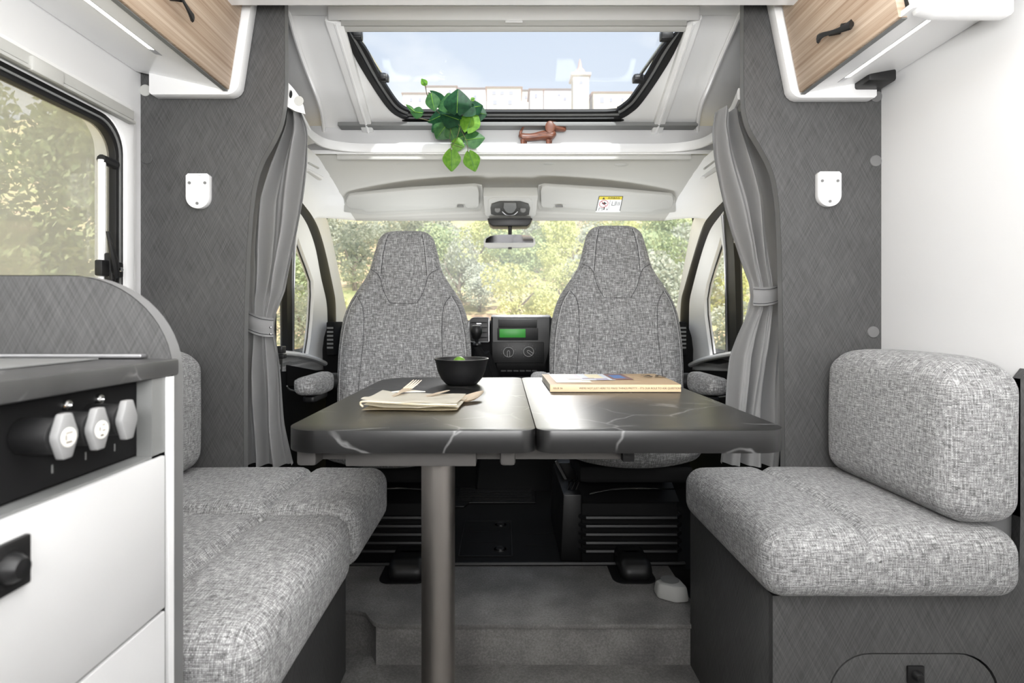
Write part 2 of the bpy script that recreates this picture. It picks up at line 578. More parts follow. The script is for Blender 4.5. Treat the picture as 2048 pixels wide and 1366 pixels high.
# window_1 : frame, rubber seal, pane, blind cassette, latch, stay
win = thing('window_1', None, None, (XL, 1.0, WZ0), kind='structure')
f = B(); plate(f, rrect(WY0-.05, WY1+.07, WZ0-.05, WZ1+.062, .03, XL+.022), [rrect(WY0, WY1+.006, WZ0, WZ1+.006, .08, XL+.022)], (-.02, 0, 0))
obj('window_frame', f, M['white'], win, bevel=.004)
f = B(); plate(f, rrect(WY0-.02, WY1+.052, WZ0-.02, WZ1+.03, .025, XL+.030), [rrect(WY0, WY1+.022, WZ0, WZ1+.010, .085, XL+.030)], (-.008, 0, 0))
obj('inner_frame', f, M['gloss_white'], win, bevel=.002)
f = B(); plate(f, rrect(WY0+.0, WY1+.014, WZ0, WZ1+.004, .082, XL+.026), [rrect(WY0+.022, WY1-.014, WZ0+.022, WZ1-.026, .07, XL+.026)], (-.024, 0, 0))
obj('rubber_seal', f, M['rubber'], win, bevel=.005)
f = B(); plate(f, rrect(WY0+.009, WY1+.002, WZ0+.009, WZ1-.009, .078, XL+.029), [rrect(WY0+.013, WY1-.003, WZ0+.013, WZ1-.014, .074, XL+.029)], (-.004, 0, 0))
obj('seal_bead', f, M['mid_grey'], win)
f = B(); plate(f, rrect(WY0+.005, WY1, WZ0+.005, WZ1-.01, .075, XL+.008), (), (-.006, 0, 0))
obj('pane', f, M['acrylic'], win)
f = B(); box(f, XL+.026, XL+.046, WY0-.05, WY1+.030, WZ1+.016, WZ1+.042)
obj('blind_cassette', f, M['light_grey'], win, bevel=.004)
f = B(); box(f, XL+.03, XL+.050, WY0-.05, WY1+.030, WZ1+.006, WZ1+.014)
obj('blind_rail', f, M['light_grey'], win, bevel=.002)
f = B(); box(f, XL+.04, XL+.054, 1.17, 1.255, WZ1+.004, WZ1+.036)
obj('blind_catch', f, M['light_grey'], win, bevel=.004)
f = B(); tube(f, [(XL+.022, 1.415, 1.43), (XL+.022, 1.415, 1.10)], .009, 10); obj('window_stay', f, M['gloss_white'], win)
f = B(); tube(f, [(XL+.022, 1.412, 1.432), (XL+.024, 1.462, 1.430)], .012, 10); obj('stay_end', f, M['black'], win)
f = B(); box(f, XL+.024, XL+.044, 1.385, 1.465, 1.135, 1.175); box(f, XL+.03, XL+.052, 1.41, 1.425, 1.12, 1.195); obj('latch', f, M['black'], win, bevel=.004)
f = B(); tube(f, [(XL+.05, 1.425, 1.135), (XL+.062, 1.405, 1.17), (XL+.058, 1.385, 1.245)], [.009, .009, .004], 8); obj('latch_lever', f, M['black'], win)
f = B(); tube(f, [(XL+.045, 1.44, 1.155), (XL+.056, 1.44, 1.155)], .006, 10); obj('latch_screw', f, M['chrome'], win)

# bulkhead panels (dark), cut away towards the cab
def panel_shape(inner, wallx, sgn):
    pts = [Vector((x, YP, z)) for x, z in inner]
    pts.append(Vector((wallx, YP, 2.03))); pts.append(Vector((wallx, YP, 0)))
    return pts
def inner_curve(pix):
    c = [(P(x, y, YP).x, P(x, y, YP).z) for x, y in pix]
    return [(v.x, v.y) for v in cat([(a, b) for a, b in c], 6)]
inL = [(P(487, 1250, YP).x, 0.0)]+[(P(a, b, YP).x, P(a, b, YP).z) for a, b in ((487, 900), (487, 700), (489, 600), (493, 500), (498, 430))]
cl = inner_curve([(498, 430), (506, 370), (520, 325), (542, 285), (558, 250), (566, 215), (569, 170)])
inL = inL[:-1]+cl+[(P(569, 100, YP).x, P(569, 100, YP).z), (P(569, 10, YP).x, 2.03)]
inR = [(P(1572, 1250, YP).x, 0.0)]+[(P(a, b, YP).x, P(a, b, YP).z) for a, b in ((1570, 900), (1567, 700), (1565, 600), (1563, 500), (1560, 430))]
cl = inner_curve([(1560, 430), (1553, 370), (1541, 330), (1520, 290), (1500, 255), (1490, 215), (1488, 170)])
inR = inR[:-1]+cl+[(P(1488, 100, YP).x, P(1488, 100, YP).z), (P(1488, 10, YP).x, 2.03)]
f = B(); plate(f, panel_shape(inL, XL, -1), (), (0, .024, 0)); pl_ = struct('wall_front_left', f, M['laminate'])
f = B(); plate(f, panel_shape(inR, XR, 1), (), (0, .024, 0)); pr_ = struct('wall_front_right', f, M['laminate'])
for pts, sg, par in ((inL, 1, pl_), (inR, -1, pr_)):
    e_ = B(); rows = []
    for x, z in pts:
        rows.append([Vector((x+sg*.0012, YP-.001, z)), Vector((x+sg*.0012, YP+.025, z))])
    grid(e_, rows)
    obj('edge_band', e_, M['laminate_edge'], par, recalc=False)
# screw caps and wall brackets
for px, py, m, lab in ((291, 181, 'light_grey', 'pale grey'), (294, 317, 'laminate_dark', 'dark')):
    c = P(px, py, YP); f = B(); lathe(f, [(.0005, 0), (.0165, 0), (.0165, -.002), (.015, -.0035), (.0005, -.0035)], c, 'y', 24)
    obj('screw_cap', f, M[m], pl_, label=lab+' round screw cap')
for px, py in ((1752, 193), (1751, 322), (1746, 664)):
    c = P(px, py, YP); f = B(); lathe(f, [(.0005, 0), (.0165, 0), (.0165, -.002), (.015, -.0035), (.0005, -.0035)], c, 'y', 24)
    obj('screw_cap', f, M['laminate_edge'], pr_)
def bracket(px, py, lab):
    c = P(px, py, YP)
    t = thing('wall_bracket', lab, 'bracket', c+Vector((0, 0, -.05)), 'white brackets on the bulkhead panels')
    hw, zt, zb = .033, .049, -.050
    out = [Vector((c.x-hw, c.y, c.z+zt-.006)), Vector((c.x-hw+.006, c.y, c.z+zt)), Vector((c.x+hw-.006, c.y, c.z+zt)), Vector((c.x+hw, c.y, c.z+zt-.006))]
    out += [Vector((c.x+a, c.y, c.z+b)) for a, b in arc(0, zb+hw, hw, 0, -180, 16)]
    f = B()
    slot = [Vector((c.x-.009, c.y, c.z+.045)), Vector((c.x-.009, c.y, c.z-.015)), Vector((c.x, c.y, c.z-.022)), Vector((c.x+.009, c.y, c.z-.015)), Vector((c.x+.009, c.y, c.z+.045))]
    plate(f, out, [slot], (0, -.017, 0)); obj('bracket_body', f, M['gloss_white'], t, bevel=.004)
    f = B(); box(f, c.x-.011, c.x+.011, c.y-.006, c.y-.001, c.z-.03, c.z+.046); obj('slot_back', f, M['gloss_white'], t)
    for dx, dz in ((-.022, .022), (.022, .022), (0, -.036)):
        f = B(); lathe(f, [(.0003, -.0165), (.0042, -.0165), (.0042, -.0190), (.0003, -.0184)], c+Vector((dx, 0, dz)), 'y', 12); obj('screw', f, M['mid_grey'], t)
bracket(401, 384, 'white plastic bracket screwed to dark panel beside the left curtain')
bracket(1653, 380, 'white plastic bracket screwed to dark panel beside the right curtain')

# ------------------------------------------------------------------ over-cab: sloping roof board with the skylight
def R(px, py, off=0):
    """point on the sloping roof plane (z = 2.4985-.306 y), moved off metres down into the room"""
    k_ = (CY-py)/S
    y = (1.4685-off)/(k_+.306)
    return Vector(((px-CX)*y/S, y, ZC+k_*y))
NR = Vector((0, .306, 1)).normalized()
outerL = [R(573, 4), R(600, 95), R(622, 155), R(636, 192), R(645, 225), R(649, 262)]
outerR = [R(1394, 262), R(1396, 235), R(1402, 205), R(1416, 170), R(1440, 112), R(1490, -2)]
outline = outerL+outerR
hole = [(686, 44), (706, 104), (738, 160), (768, 205), (788, 226), (812, 237), (840, 241), (1210, 241), (1242, 235), (1264, 222), (1282, 205), (1314, 160), (1348, 104), (1374, 44)]
holeP = [R(*p) for p in hole]
rb_ = B(); plate(rb_, outline, [holeP], NR*.02)
roofb = struct('ceiling_front', rb_, M['white'])
f = B(); e1 = cat([p-NR*.012 for p in outerL], 5); tube(f, e1, .0075, 8); obj('trim_edge', f, M['gloss_white'], roofb)
f = B(); e1 = cat([p-NR*.012 for p in outerR], 5); tube(f, e1, .0075, 8); obj('trim_edge', f, M['gloss_white'], roofb)
# crown cross bar above
f = B(); box(f, -.73, .82, 1.62, 1.72, 1.962, 2.02); obj('cross_bar', f, M['white'], roofb)
# beam between the cabinets
struct('trim_1', box(B(), -.80, .90, 1.44, 1.50, 1.8695, 1.999), M['gloss_white'])

sky = thing('window_2', None, None, R(1008, 241), kind='structure')
def inset(pts, d):
    c = sum(pts, Vector())/len(pts)
    out = []
    n = len(pts)
    for i in range(n):
        a, b, q = pts[i-1], pts[(i+1) % n], pts[i]
        t = (b-a).normalized()
        nn = t.cross(NR)
        if nn.dot(c-q) < 0: nn = -nn
        out.append(q+nn*d)
    return out
hs = inset(holeP, .0)
def dens(pts):
    # straight top between last and first point, curved elsewhere
    return cat(pts, 4)
ho = dens(holeP)
f = B(); plate(f, [p-NR*.006 for p in ho], [[p-NR*.006 for p in dens(inset(holeP, .020))]], NR*.03); obj('rubber_seal', f, M['rubber'], sky)
f = B(); plate(f, [p+NR*.004 for p in dens(inset(holeP, .022))], [[p+NR*.004 for p in dens(inset(holeP, .029))]], NR*.012); obj('seal_bead', f, M['mid_grey'], sky)
f = B(); plate(f, [p+NR*.010 for p in dens(inset(holeP, .027))], [[p+NR*.010 for p in dens(inset(holeP, .042))]], NR*.012); obj('pane_frame', f, M['rubber'], sky)
f = B(); plate(f, [p+NR*.024 for p in dens(inset(holeP, -.004))], (), NR*.006); obj('pane', f, M['acrylic_roof'], sky)
# blind box across the top, with a grip
def bar(bm, px0, px1, py0, py1, o0, o1):
    a = [R(px0, py0, o1), R(px1, py0, o1), R(px1, py1, o1), R(px0, py1, o1)]
    b_ = [R(px0, py0, o0), R(px1, py0, o0), R(px1, py1, o0), R(px0, py1, o0)]
    va = [bm.verts.new(p) for p in a]; vb = [bm.verts.new(p) for p in b_]
    bm.faces.new(va); bm.faces.new(list(reversed(vb)))
    for i in range(4):
        j = (i+1) % 4; bm.faces.new((va[i], va[j], vb[j], vb[i]))
    return bm
obj('blind_box', bar(B(), 655, 1400, 12, 41, 0, .03), M['white'], sky, bevel=.004)
f = B(); bar(f, 682, 1374, 41, 52, 0, .026); obj('blind_rail', f, M['light_grey'], sky, bevel=.002)
f = B(); bar(f, 684, 1372, 52, 64, 0, .020); obj('blind_pull', f, M['visor'], sky, bevel=.003)
f = B(); bar(f, 1010, 1046, 41, 46, .02, .034); obj('blind_grip', f, M['gloss_white'], sky, bevel=.003)
for a in (((650, 30), (725, 256), (688, 40), (748, 256)), ((1404, 25), (1322, 262), (1372, 45), (1300, 262))):
    o0, o1, i0, i1 = a
    f = B()
    pts = [R(*o0), R(*o1), R(*i1), R(*i0)]
    plate(f, pts, (), -NR*.022); obj('blind_guide', f, M['white'], sky, bevel=.004)
    f = B()
    mpt = [R(*o0).lerp(R(*i0), .55)-NR*.022, R(*o1).lerp(R(*i1), .55)-NR*.022]
    tube(f, mpt, .005, 6); obj('guide_lip', f, M['gloss_white'], sky)
# stays and knobs of the skylight
for sg, pts, kn in ((1, [(714, 70), (765, 152)], (768, 155)), (-1, [(1336, 72), (1279, 152)], (1275, 157))):
    a, b_ = R(*pts[0], off=-.03), R(*pts[1], off=-.03)
    f = B(); tube(f, [a, b_], .0065, 10); obj('stay', f, M['chrome'], sky)
    c = R(*kn, off=-.02)
    f = B(); lathe(f, [(.001, -.012), (.015, -.012), (.017, 0), (.015, .008), (.001, .008)], c, 'x', 14); obj('stay_knob', f, M['black'], sky)
    f = B(); box(f, c.x-sg*.004-.02, c.x-sg*.004+.02, c.y-.01, c.y+.02, c.z-.012, c.z+.012); obj('stay_clamp', f, M['black'], sky, bevel=.004)
    c = R(*pts[0], off=-.02)
    f = B(); box(f, c.x-.024, c.x+.016, c.y-.01, c.y+.02, c.z-.012, c.z+.02); obj('stay_hinge', f, M['black'], sky, bevel=.004)

# dark side cheeks of the over-cab recess
f = B(); plate(f, [(-.66, 1.64, 1.62), (-.93, 2.28, 1.58), (-.93, 2.28, 2.05), (-.66, 1.64, 2.05)], (), (-.01, 0, 0)); struct('wall_recess_left', f, M['laminate_dark'])
f = B(); plate(f, [(.725, 1.64, 1.62), (1.0, 2.28, 1.58), (1.0, 2.28, 2.05), (.725, 1.64, 2.05)], (), (.01, 0, 0)); struct('wall_recess_right', f, M['laminate_dark'])
f = B(); plate(f, [(-1.1, 2.27, 1.68), (1.14, 2.27, 1.68), (1.14, 2.27, 1.81), (-1.1, 2.27, 1.81)], (), (0, .01, 0))
struct('wall_recess_front', f, M['shelf_back'])
f = B(); box(f, -.66, .77, 2.215, 2.268, 1.792, 1.808); struct('trim_3', f, M['mid_grey'], bevel=.003)
# roof skin around the skylight so that daylight comes in only through the panes
f = B()
hh_ = [p+NR*.045 for p in inset(holeP, -.06)]
plate(f, [Vector((-1.1, 1.40, 2.4985-.306*1.40+.047)), Vector((1.15, 1.40, 2.4985-.306*1.40+.047)), Vector((1.15, 2.42, 2.4985-.306*2.42+.047)), Vector((-1.1, 2.42, 2.4985-.306*2.42+.047))], [hh_], (0, 0, .02))
struct('ceiling_skin', f, M['wall'])
f = B(); box(f, -1.12, 1.16, 1.38, 1.42, 2.0, 2.2); struct('wall_light_stop', f, M['wall'])  # unseen plate added to keep the sun out of the gap above the beam
f = B(); box(f, -1.12, -1.0, 1.626, 2.42, 1.45, 2.2); struct('wall_outer_left', f, M['wall'])
f = B(); box(f, 1.04, 1.16, 1.626, 2.42, 1.45, 2.2); struct('wall_outer_right', f, M['wall'])

f = B(); box(f, -1.14, -1.02, 1.626, 3.5, -.05, .86); struct('wall_lower_left', f, M['soft_black'])
f = B(); box(f, 1.06, 1.18, 1.626, 3.5, -.05, .86); struct('wall_lower_right', f, M['soft_black'])
f = B(); box(f, -1.14, 1.18, 1.80, 3.5, -.06, .055); struct('floor_cab', f, M['soft_black'])
# curved shelf with its lip
lipL = [(-.63, 1.66, 1.695), (-.665, 1.80, 1.695), (-.695, 1.95, 1.695), (-.70, 2.06, 1.695), (-.675, 2.14, 1.695), (-.60, 2.185, 1.695), (-.50, 2.195, 1.695)]
lipR = [(.58, 2.195, 1.695), (.67, 2.185, 1.695), (.745, 2.14, 1.695), (.77, 2.06, 1.695), (.765, 1.95, 1.695), (.735, 1.80, 1.695), (.70, 1.66, 1.695)]
lip = cat(lipL, 5)+cat(lipR, 5)
shelf = thing('overcab_shelf', 'white curved shelf with raised lip under the skylight', 'shelf', (0, 2.19, 1.675))
f = B(); sweep(f, lip, [(-.004, -.016), (.004, -.016), (.006, -.012), (.006, .012), (.004, .018), (-.004, .018), (-.006, .014), (-.006, -.012)]); obj('shelf_lip', f, M['shelf_white'], shelf)
f = B(); box(f, -.78, .86, 2.197, 2.272, 1.675, 1.690); obj('shelf_board', f, M['white'], shelf)
# side wings of the shelf (white ledges beside the opening), with a hole
f = B()
plate(f, [(-.633, 1.64, 1.711), (-.70, 2.04, 1.711), (-.69, 2.12, 1.711), (-.92, 2.26, 1.711), (-.92, 1.64, 1.711)], (), (0, 0, -.012)); obj('ledge', f, M['white'], shelf)
f = B()
plate(f, [(.703, 1.64, 1.711), (.77, 2.04, 1.711), (.76, 2.12, 1.711), (.99, 2.26, 1.711), (.99, 1.64, 1.711)], (), (0, 0, -.012)); obj('ledge', f, M['white'], shelf)
# end plate with the round hole by the left curtain
pe = [P(572, 160, 1.64), P(588, 178, 1.64), P(600, 195, 1.64), P(607, 212, 1.64), P(610, 228, 1.64), P(590, 222, 1.64), P(572, 212, 1.64)]
cc = P(581, 188, 1.64)
hol = [cc+Vector((.0055*math.cos(t*PI/8), 0, .0125*math.sin(t*PI/8)+.0*t)) for t in range(16)]
f = B(); plate(f, pe, [hol], (0, .004, 0)); obj('end_plate', f, M['white'], shelf)
f = B(); plate(f, [p+Vector((0, .006, 0)) for p in hol], (), (0, .003, 0)); obj('hole_backing', f, M['black'], shelf)
f = B(); lathe(f, [(.0005, 0), (.014, 0), (.014, -.002), (.0005, -.002)], P(598, 202, 1.639), 'y', 20); obj('cover_cap', f, M['light_grey'], shelf)

# ------------------------------------------------------------------ cab shell
def W(px, py, off=0):
    """point on the windscreen plane"""
    k_ = (CY-py)/S
    y = (3.387-off)/(1+1.3*k_)
    return Vector(((px-CX)*y/S, y, ZC+k_*y))
def D(px, py, sg=None, off=0):
    """point on the inner face of the cab door (leaning inwards with height)"""
    sg = -1 if px < CX else 1
    base = .93 if sg < 0 else .97
    X = base
    for _ in range(12):
        y = X*S/abs(px-CX); z = ZC-(py-CY)*y/S
        X = base-off-.15*max(-.6, min(.55, (z-1.0)))
    return Vector((sg*X, y, z))

def z0(x, y):
    zc = interp([(1.6, 1.672), (2.19, 1.672), (2.3, 1.66), (2.42, 1.655), (2.50, 1.652), (2.56, 1.640), (2.62, 1.606), (2.70, 1.552), (2.78, 1.513)], y)
    a = interp([(2.2, .0), (2.35, .02), (2.5, .055), (2.6, .06), (2.7, .02), (2.78, 0)], y)
    return zc-a*(abs(x-.04)/.75)**2.2
rows = []
ys = [2.200, 2.235, 2.27, 2.30, 2.34, 2.40, 2.45, 2.5, 2.53, 2.56, 2.59, 2.62, 2.66, 2.70, 2.74, 2.78]
for y in ys:
    rows.append([Vector((-.74+1.54*i/48, y, z0(-.74+1.54*i/48, y))) for i in range(49)])
f = B(); grid(f, rows)
struct('ceiling_cab', f, M['headliner'], recalc=False, smooth=60)
# grey band hidden behind the shelf lip
f = B(); box(f, -.66, .74, 2.204, 2.22, 1.655, 1.678); struct('trim_2', f, M['light_grey'], bevel=.004)
# roof sides + A pillars
sealO = {-1: [(588, 388), (603, 406), (619, 426), (634, 453), (651, 508), (666, 576), (670, 605), (671, 649), (671, 700), (671, 760)],
         1: [(1470, 384), (1452, 400), (1423, 429), (1408, 453), (1388, 517), (1372, 570), (1364, 599), (1361, 649), (1362, 700), (1362, 760)]}
sealI = {-1: [(586, 406), (600, 426), (616, 453), (631, 497), (642, 555), (653, 605), (655, 649), (655, 690), (655, 740)],
         1: [(1470, 398), (1455, 413), (1440, 432), (1420, 461), (1403, 508), (1385, 575), (1379, 605), (1378, 650), (1378, 695), (1378, 740)]}
glassE = {-1: [(653, 432), (658, 452), (671, 510), (684, 575), (697, 640), (708, 700)],
          1: [(1388, 432), (1383, 452), (1372, 510), (1360, 575), (1350, 630), (1338, 700)]}
for sg, nm in ((-1, 'left'), (1, 'right')):
    so = cat([D(*p) for p in sealO[sg]], 6)
    ge = cat([W(*p) for p in glassE[sg]], 10)
    # A pillar trim from the roof corner down
    start = 6*2+3
    A_ = so[start:]
    n = 24
    def samp(c, t):
        q = t*(len(c)-1); i = min(int(q), len(c)-2); return c[i].lerp(c[i+1], q-i)
    rws = []
    for i in range(n+1):
        a, b_ = samp(A_, i/n), samp(ge, i/n)
        mid = a.lerp(b_, .5)+Vector((-sg*.022, -.01, .0))
        row = [a]
        for t in (.15, .35, .55, .75, .9):
            row.append(a*(1-t)**2+mid*2*t*(1-t)+b_*t*t)
        row.append(b_)
        rws.append(row)
    f = B(); grid(f, rws); solid(f, -.004 if sg < 0 else .004)
    struct('wall_pillar_'+nm, f, M['white'], smooth=60)
    # roof side
    U = []; L_ = []
    top = so[:start+1]
    ysd = [1.66, 1.8, 2.0, 2.15]
    xu = -.735 if sg < 0 else .795
    for y in ysd:
        U.append(Vector((xu, y, 1.668))); L_.append(Vector((sg*(.93 if sg < 0 else .97)-sg*.15*.5, y, 1.50)))
    f0 = top[0].y
    for i, p in enumerate(top):
        yy = 2.22+(2.78-2.22)*(i/(len(top)-1))
        U.append(Vector((xu, yy, z0(xu, yy)))); L_.append(p)
    for t in (.5, 1):
        U.append(Vector((xu, 2.78, z0(xu, 2.78))).lerp(ge[0], t)); L_.append(top[-1].lerp(ge[0], t))
    rws = []
    for u_, l_ in zip(U, L_):
        c_ = Vector((l_.x, (u_.y+l_.y)/2, u_.z)).lerp((u_+l_)/2, .25)
        rws.append([u_*(1-t)**2+c_*2*t*(1-t)+l_*t*t for t in [q/8 for q in range(9)]])
    f = B(); grid(f, rws)
    struct('wall_cab_'+nm, f, M['white'], smooth=70)
    # wedge handles / clips at the roof side
    # door
    dr = thing('door_1' if sg < 0 else 'door_2', None, None, D(*((560, 900) if sg < 0 else (1480, 900))), kind='structure')
    si = cat([D(*p) for p in sealI[sg]], 6)
    n = 60
    rws = []
    for i in range(n+1):
        a, b_ = samp(so, i/n), samp(si, i/n)
        m1 = a.lerp(b_, .3)+Vector((-sg*.016, 0, 0)); m2 = a.lerp(b_, .7)+Vector((-sg*.010, 0, 0))
        rws.append([a, m1, a.lerp(b_, .5)+Vector((-sg*.014, 0, 0)), m2, b_])
    f = B(); grid(f, rws); obj('rubber_seal', f, M['rubber'], dr, smooth=60)
    if sg < 0:
        tri = [(596, 474), (606, 503), (618, 535), (627, 562), (628, 590), (625, 640), (621, 680), (616, 712), (586, 708), (585, 640), (588, 560), (592, 500)]
        main = [(500, 430), (571, 425), (574, 560), (574, 704), (500, 700)]
        post = [(572, 425), (585, 440), (583, 560), (584, 706), (574, 706), (573, 560)]
        bot = [(652, 745), (500, 745)]; tb = [(500, 395)]
    else:
        tri = [(1441, 474), (1436, 492), (1424, 530), (1413, 568), (1408, 598), (1409, 630), (1414, 668), (1420, 711), (1453, 705), (1452, 640), (1450, 560), (1446, 500)]
        main = [(1466, 436), (1540, 430), (1540, 700), (1474, 702), (1470, 560)]
        post = [(1448, 420), (1463, 420), (1470, 520), (1473, 620), (1474, 704), (1457, 706), (1455, 620), (1454, 520)]
        bot = [(1378, 745), (1540, 745)]; tb = [(1540, 380)]
    outl = si+([D(*bot[1]), D(*tb[0])])
    offv = (sg*.03, 0, 0)
    f = B(); plate(f, outl, [[D(*p) for p in tri], [D(*p) for p in main]], offv); obj('door_frame', f, M['white'], dr)
    # raised rim round the quarter light
    rim = [D(*p) for p in tri]; cen = sum(rim, Vector())/len(rim)
    f = B(); o2 = [cen+(p-cen)*.999+Vector((sg*.015, 0, 0)) for p in rim]; i2 = [cen+(p-cen)*.97+Vector((sg*.015, 0, 0)) for p in rim]
    plate(f, o2, [i2], (sg*.004, 0, 0)); obj('quarter_seal', f, M['rubber'], dr)
    f = B(); plate(f, [p+Vector((sg*.02, 0, 0)) for p in rim], (), (sg*.004, 0, 0)); obj('quarter_glass', f, M['glass'], dr)
    f = B(); plate(f, [D(*p)+Vector((sg*.02, 0, 0)) for p in main], (), (sg*.004, 0, 0)); obj('side_glass', f, M['glass'], dr)
    f = B(); plate(f, [D(*p)+Vector((-sg*.002, 0, 0)) for p in post], (), (sg*.03, 0, 0)); obj('window_post', f, M['rubber'], dr)
    xx = 586 if sg < 0 else 1452
    tp = [(590, 445), (587, 500), (585, 600), (585, 706)] if sg < 0 else [(1446, 430), (1452, 500), (1454, 600), (1455, 705)]
    f = B(); tube(f, [D(*p)+Vector((-sg*.003, 0, 0)) for p in tp], .006, 8); obj('post_trim', f, M['silver'], dr)
    # outer door skin under the window and inner armrest panel
    lo = [D(*p) for p in (((500, 700), (560, 706), (600, 712), (640, 726), (662, 745), (668, 800), (668, 940), (500, 940)) if sg < 0 else ((1560, 700), (1480, 702), (1430, 712), (1390, 726), (1370, 745), (1365, 800), (1365, 940), (1560, 940)))]
    f = B(); plate(f, lo, (), (sg*.05, 0, 0)); obj('door_panel', f, M['soft_black'], dr)
    arm = [(530, 706), (566, 707), (600, 712), (630, 721), (652, 734), (660, 744)] if sg < 0 else [(1520, 702), (1474, 708), (1440, 714), (1410, 721), (1388, 731), (1374, 742)]
    f = B(); tube(f, cat([D(*p)+Vector((-sg*.02, 0, 0)) for p in arm], 6), .015, 10, sx=1.1, sy=.8); obj('armrest', f, M['white'], dr)
    st = [(560, 772), (568, 780), (600, 785), (640, 790), (656, 795)] if sg < 0 else [(1520, 790), (1480, 791), (1440, 796), (1400, 800)]
    f = B(); tube(f, cat([D(*p)+Vector((-sg*.03, 0, 0)) for p in st], 5), .004, 6); obj('pocket_edge', f, M['mid_grey'], dr)
    f = B(); q = [(600, 735), (652, 745), (655, 770), (572, 772), (572, 730)] if sg < 0 else [(1460, 722), (1478, 720), (1478, 780), (1460, 782)]
    plate(f, [D(*p)+Vector((-sg*.006, 0, 0)) for p in q], (), (sg*.02, 0, 0)); obj('door_pocket', f, M['black'], dr)

# windscreen
f = B(); plate(f, [W(640, 425), W(1400, 425), W(1336, 720), W(712, 720)], (), (0, .006, .004))
wsn = struct('window_3', f, M['glass'])
# header above the windscreen (carries the visors)
# little black triangles at the pillar tops
for pts in (((649, 434), (655, 434), (652, 446)), ((1384, 434), (1390, 434), (1386, 448))):
    f = B(); plate(f, [W(*p, off=.03) for p in pts], (), (0, .004, 0)); obj('corner_clip', f, M['black'], wsn)
# cab skin outside: roof and sides to stop light leaking
f = B(); plate(f, [(-1.1, 2.40, 1.80), (1.15, 2.40, 1.80), (1.15, 2.80, 1.545), (-1.1, 2.80, 1.545)], (), (0, 0, .03)); struct('ceiling_hood', f, M['wall'])

# cab side clips (coat-hook style wedges) on the roof sides
for sg, a, b_ in ((-1, (614, 340), (640, 356)), (1, (1405, 356), (1438, 334))):
    p, q = P(*a, 2.1), P(*b_, 2.2)
    t = thing('grab_hook', 'small white hinge piece on the roof side by the %s curtain' % ('left' if sg < 0 else 'right'), 'hook', (p+q)/2, 'roof side hinge pieces')
    f = B(); tube(f, [p, q], [.010, .016], 8, sy=.6); obj('hook_arm', f, M['white'], t)
    f = B(); tube(f, [p.lerp(q, .1)+Vector((0, 0, .03)), p.lerp(q, .8)+Vector((0, .01, .035))], [.004, .004], 6); obj('hook_rib', f, M['light_grey'], t)
# ================================================================== OUTSIDE
def terr(x, y):
    z = -.75
    if y > 9: z += .17*(y-9)
    if y > 62: z += (y-62)*.34
    if y > 166: z = -.75+.17*157+.34*104+(y-166)*.01
    z += .25*math.sin(x*.13+y*.07)*min(1, max(0, (y-9)/20))+.6*math.sin(x*.05)*min(1, max(0, (y-30)/60))
    return z
rows = []
for j in range(60):
    y = -25+ (j*1.2 if j < 34 else 15.8+((j-34)**1.5)*2.4)
    rows.append([Vector((x, y, terr(x, y))) for x in [(-1+2*i/70)*(60+max(0, y)*.9) for i in range(71)]])
M['ground'] = mat('dry_hill_ground', (190, 160, 130), .95, spec=.05)
k = N(M['ground'])
k.color(k.ramp(k.noise(k.coord('Object'), .35, 6, .6), [(.35, lin((170, 180, 120))), (.5, lin((214, 200, 150))), (.62, lin((226, 188, 156)))]))
f = B(); grid(f, rows)
o = obj('hillside', f, M['ground'], recalc=False, uv=False); o['kind'] = 'structure'

def leafm(name, a, b, c):
    m = mat(name, a, .8, spec=.1)
    k = N(m)
    inf = k.n.new('ShaderNodeNewGeometry')
    k.color(k.ramp(inf.outputs['Random Per Island'], [(0, lin(a)), (.5, lin(b)), (1, lin(c))]))
    b_ = k.b
    tl = k.n.new('ShaderNodeBsdfTranslucent'); mxs = k.n.new('ShaderNodeMixShader'); mxs.inputs[0].default_value = .35
    k.l.new(b_.inputs['Base Color'].links[0].from_socket, tl.inputs[0])
    out = [n for n in k.n if n.type == 'OUTPUT_MATERIAL'][0]
    k.l.new(b_.outputs[0], mxs.inputs[1]); k.l.new(tl.outputs[0], mxs.inputs[2]); k.l.new(mxs.outputs[0], out.inputs['Surface'])
    return m
LM = {'olive': leafm('olive_leaves', (170, 178, 158), (196, 202, 182), (218, 220, 204)),
      'green': leafm('oak_leaves', (164, 182, 144), (190, 204, 156), (214, 222, 172)),
      'yellow': leafm('yellow_green_leaves', (196, 202, 140), (220, 224, 150), (236, 236, 184)),
      'hedge': leafm('hedge_leaves', (104, 122, 84), (146, 160, 112), (196, 202, 158))}
M['bark'] = mat('bark', (130, 118, 104), .9)
from array import array
def leaf_mesh(name, blobs, n, size, m):
    """crown of many small leaf cards scattered through a few overlapping lumps"""
    rnd = random.Random(hash(name) % 1000 if False else len(name)*37+n)
    vs = []; fs = []
    tot = sum(b[3]**2 for b in blobs)
    for (bx, by, bz, br) in blobs:
        for _ in range(int(n*br*br/tot)):
            while True:
                d = Vector((rnd.uniform(-1, 1), rnd.uniform(-1, 1), rnd.uniform(-1, 1)))
                if .1 < d.length < 1: break
            r = br*(.72+.36*rnd.random())
            c = Vector((bx, by, bz))+d.normalized()*r
            if c.z < .1: continue
            u = Vector((rnd.uniform(-1, 1), rnd.uniform(-1, 1), rnd.uniform(-1, 1))).normalized()
            v = u.orthogonal().normalized()
            s = size*rnd.uniform(.6, 1.4)
            i = len(vs)
            vs += [c-u*s, c+v*s*.6, c+u*s, c-v*s*.6]
            fs.append((i, i+1, i+2, i+3))
    me = bpy.data.meshes.new(name)
    me.from_pydata([tuple(v) for v in vs], [], fs)
    me.materials.append(m)
    return me
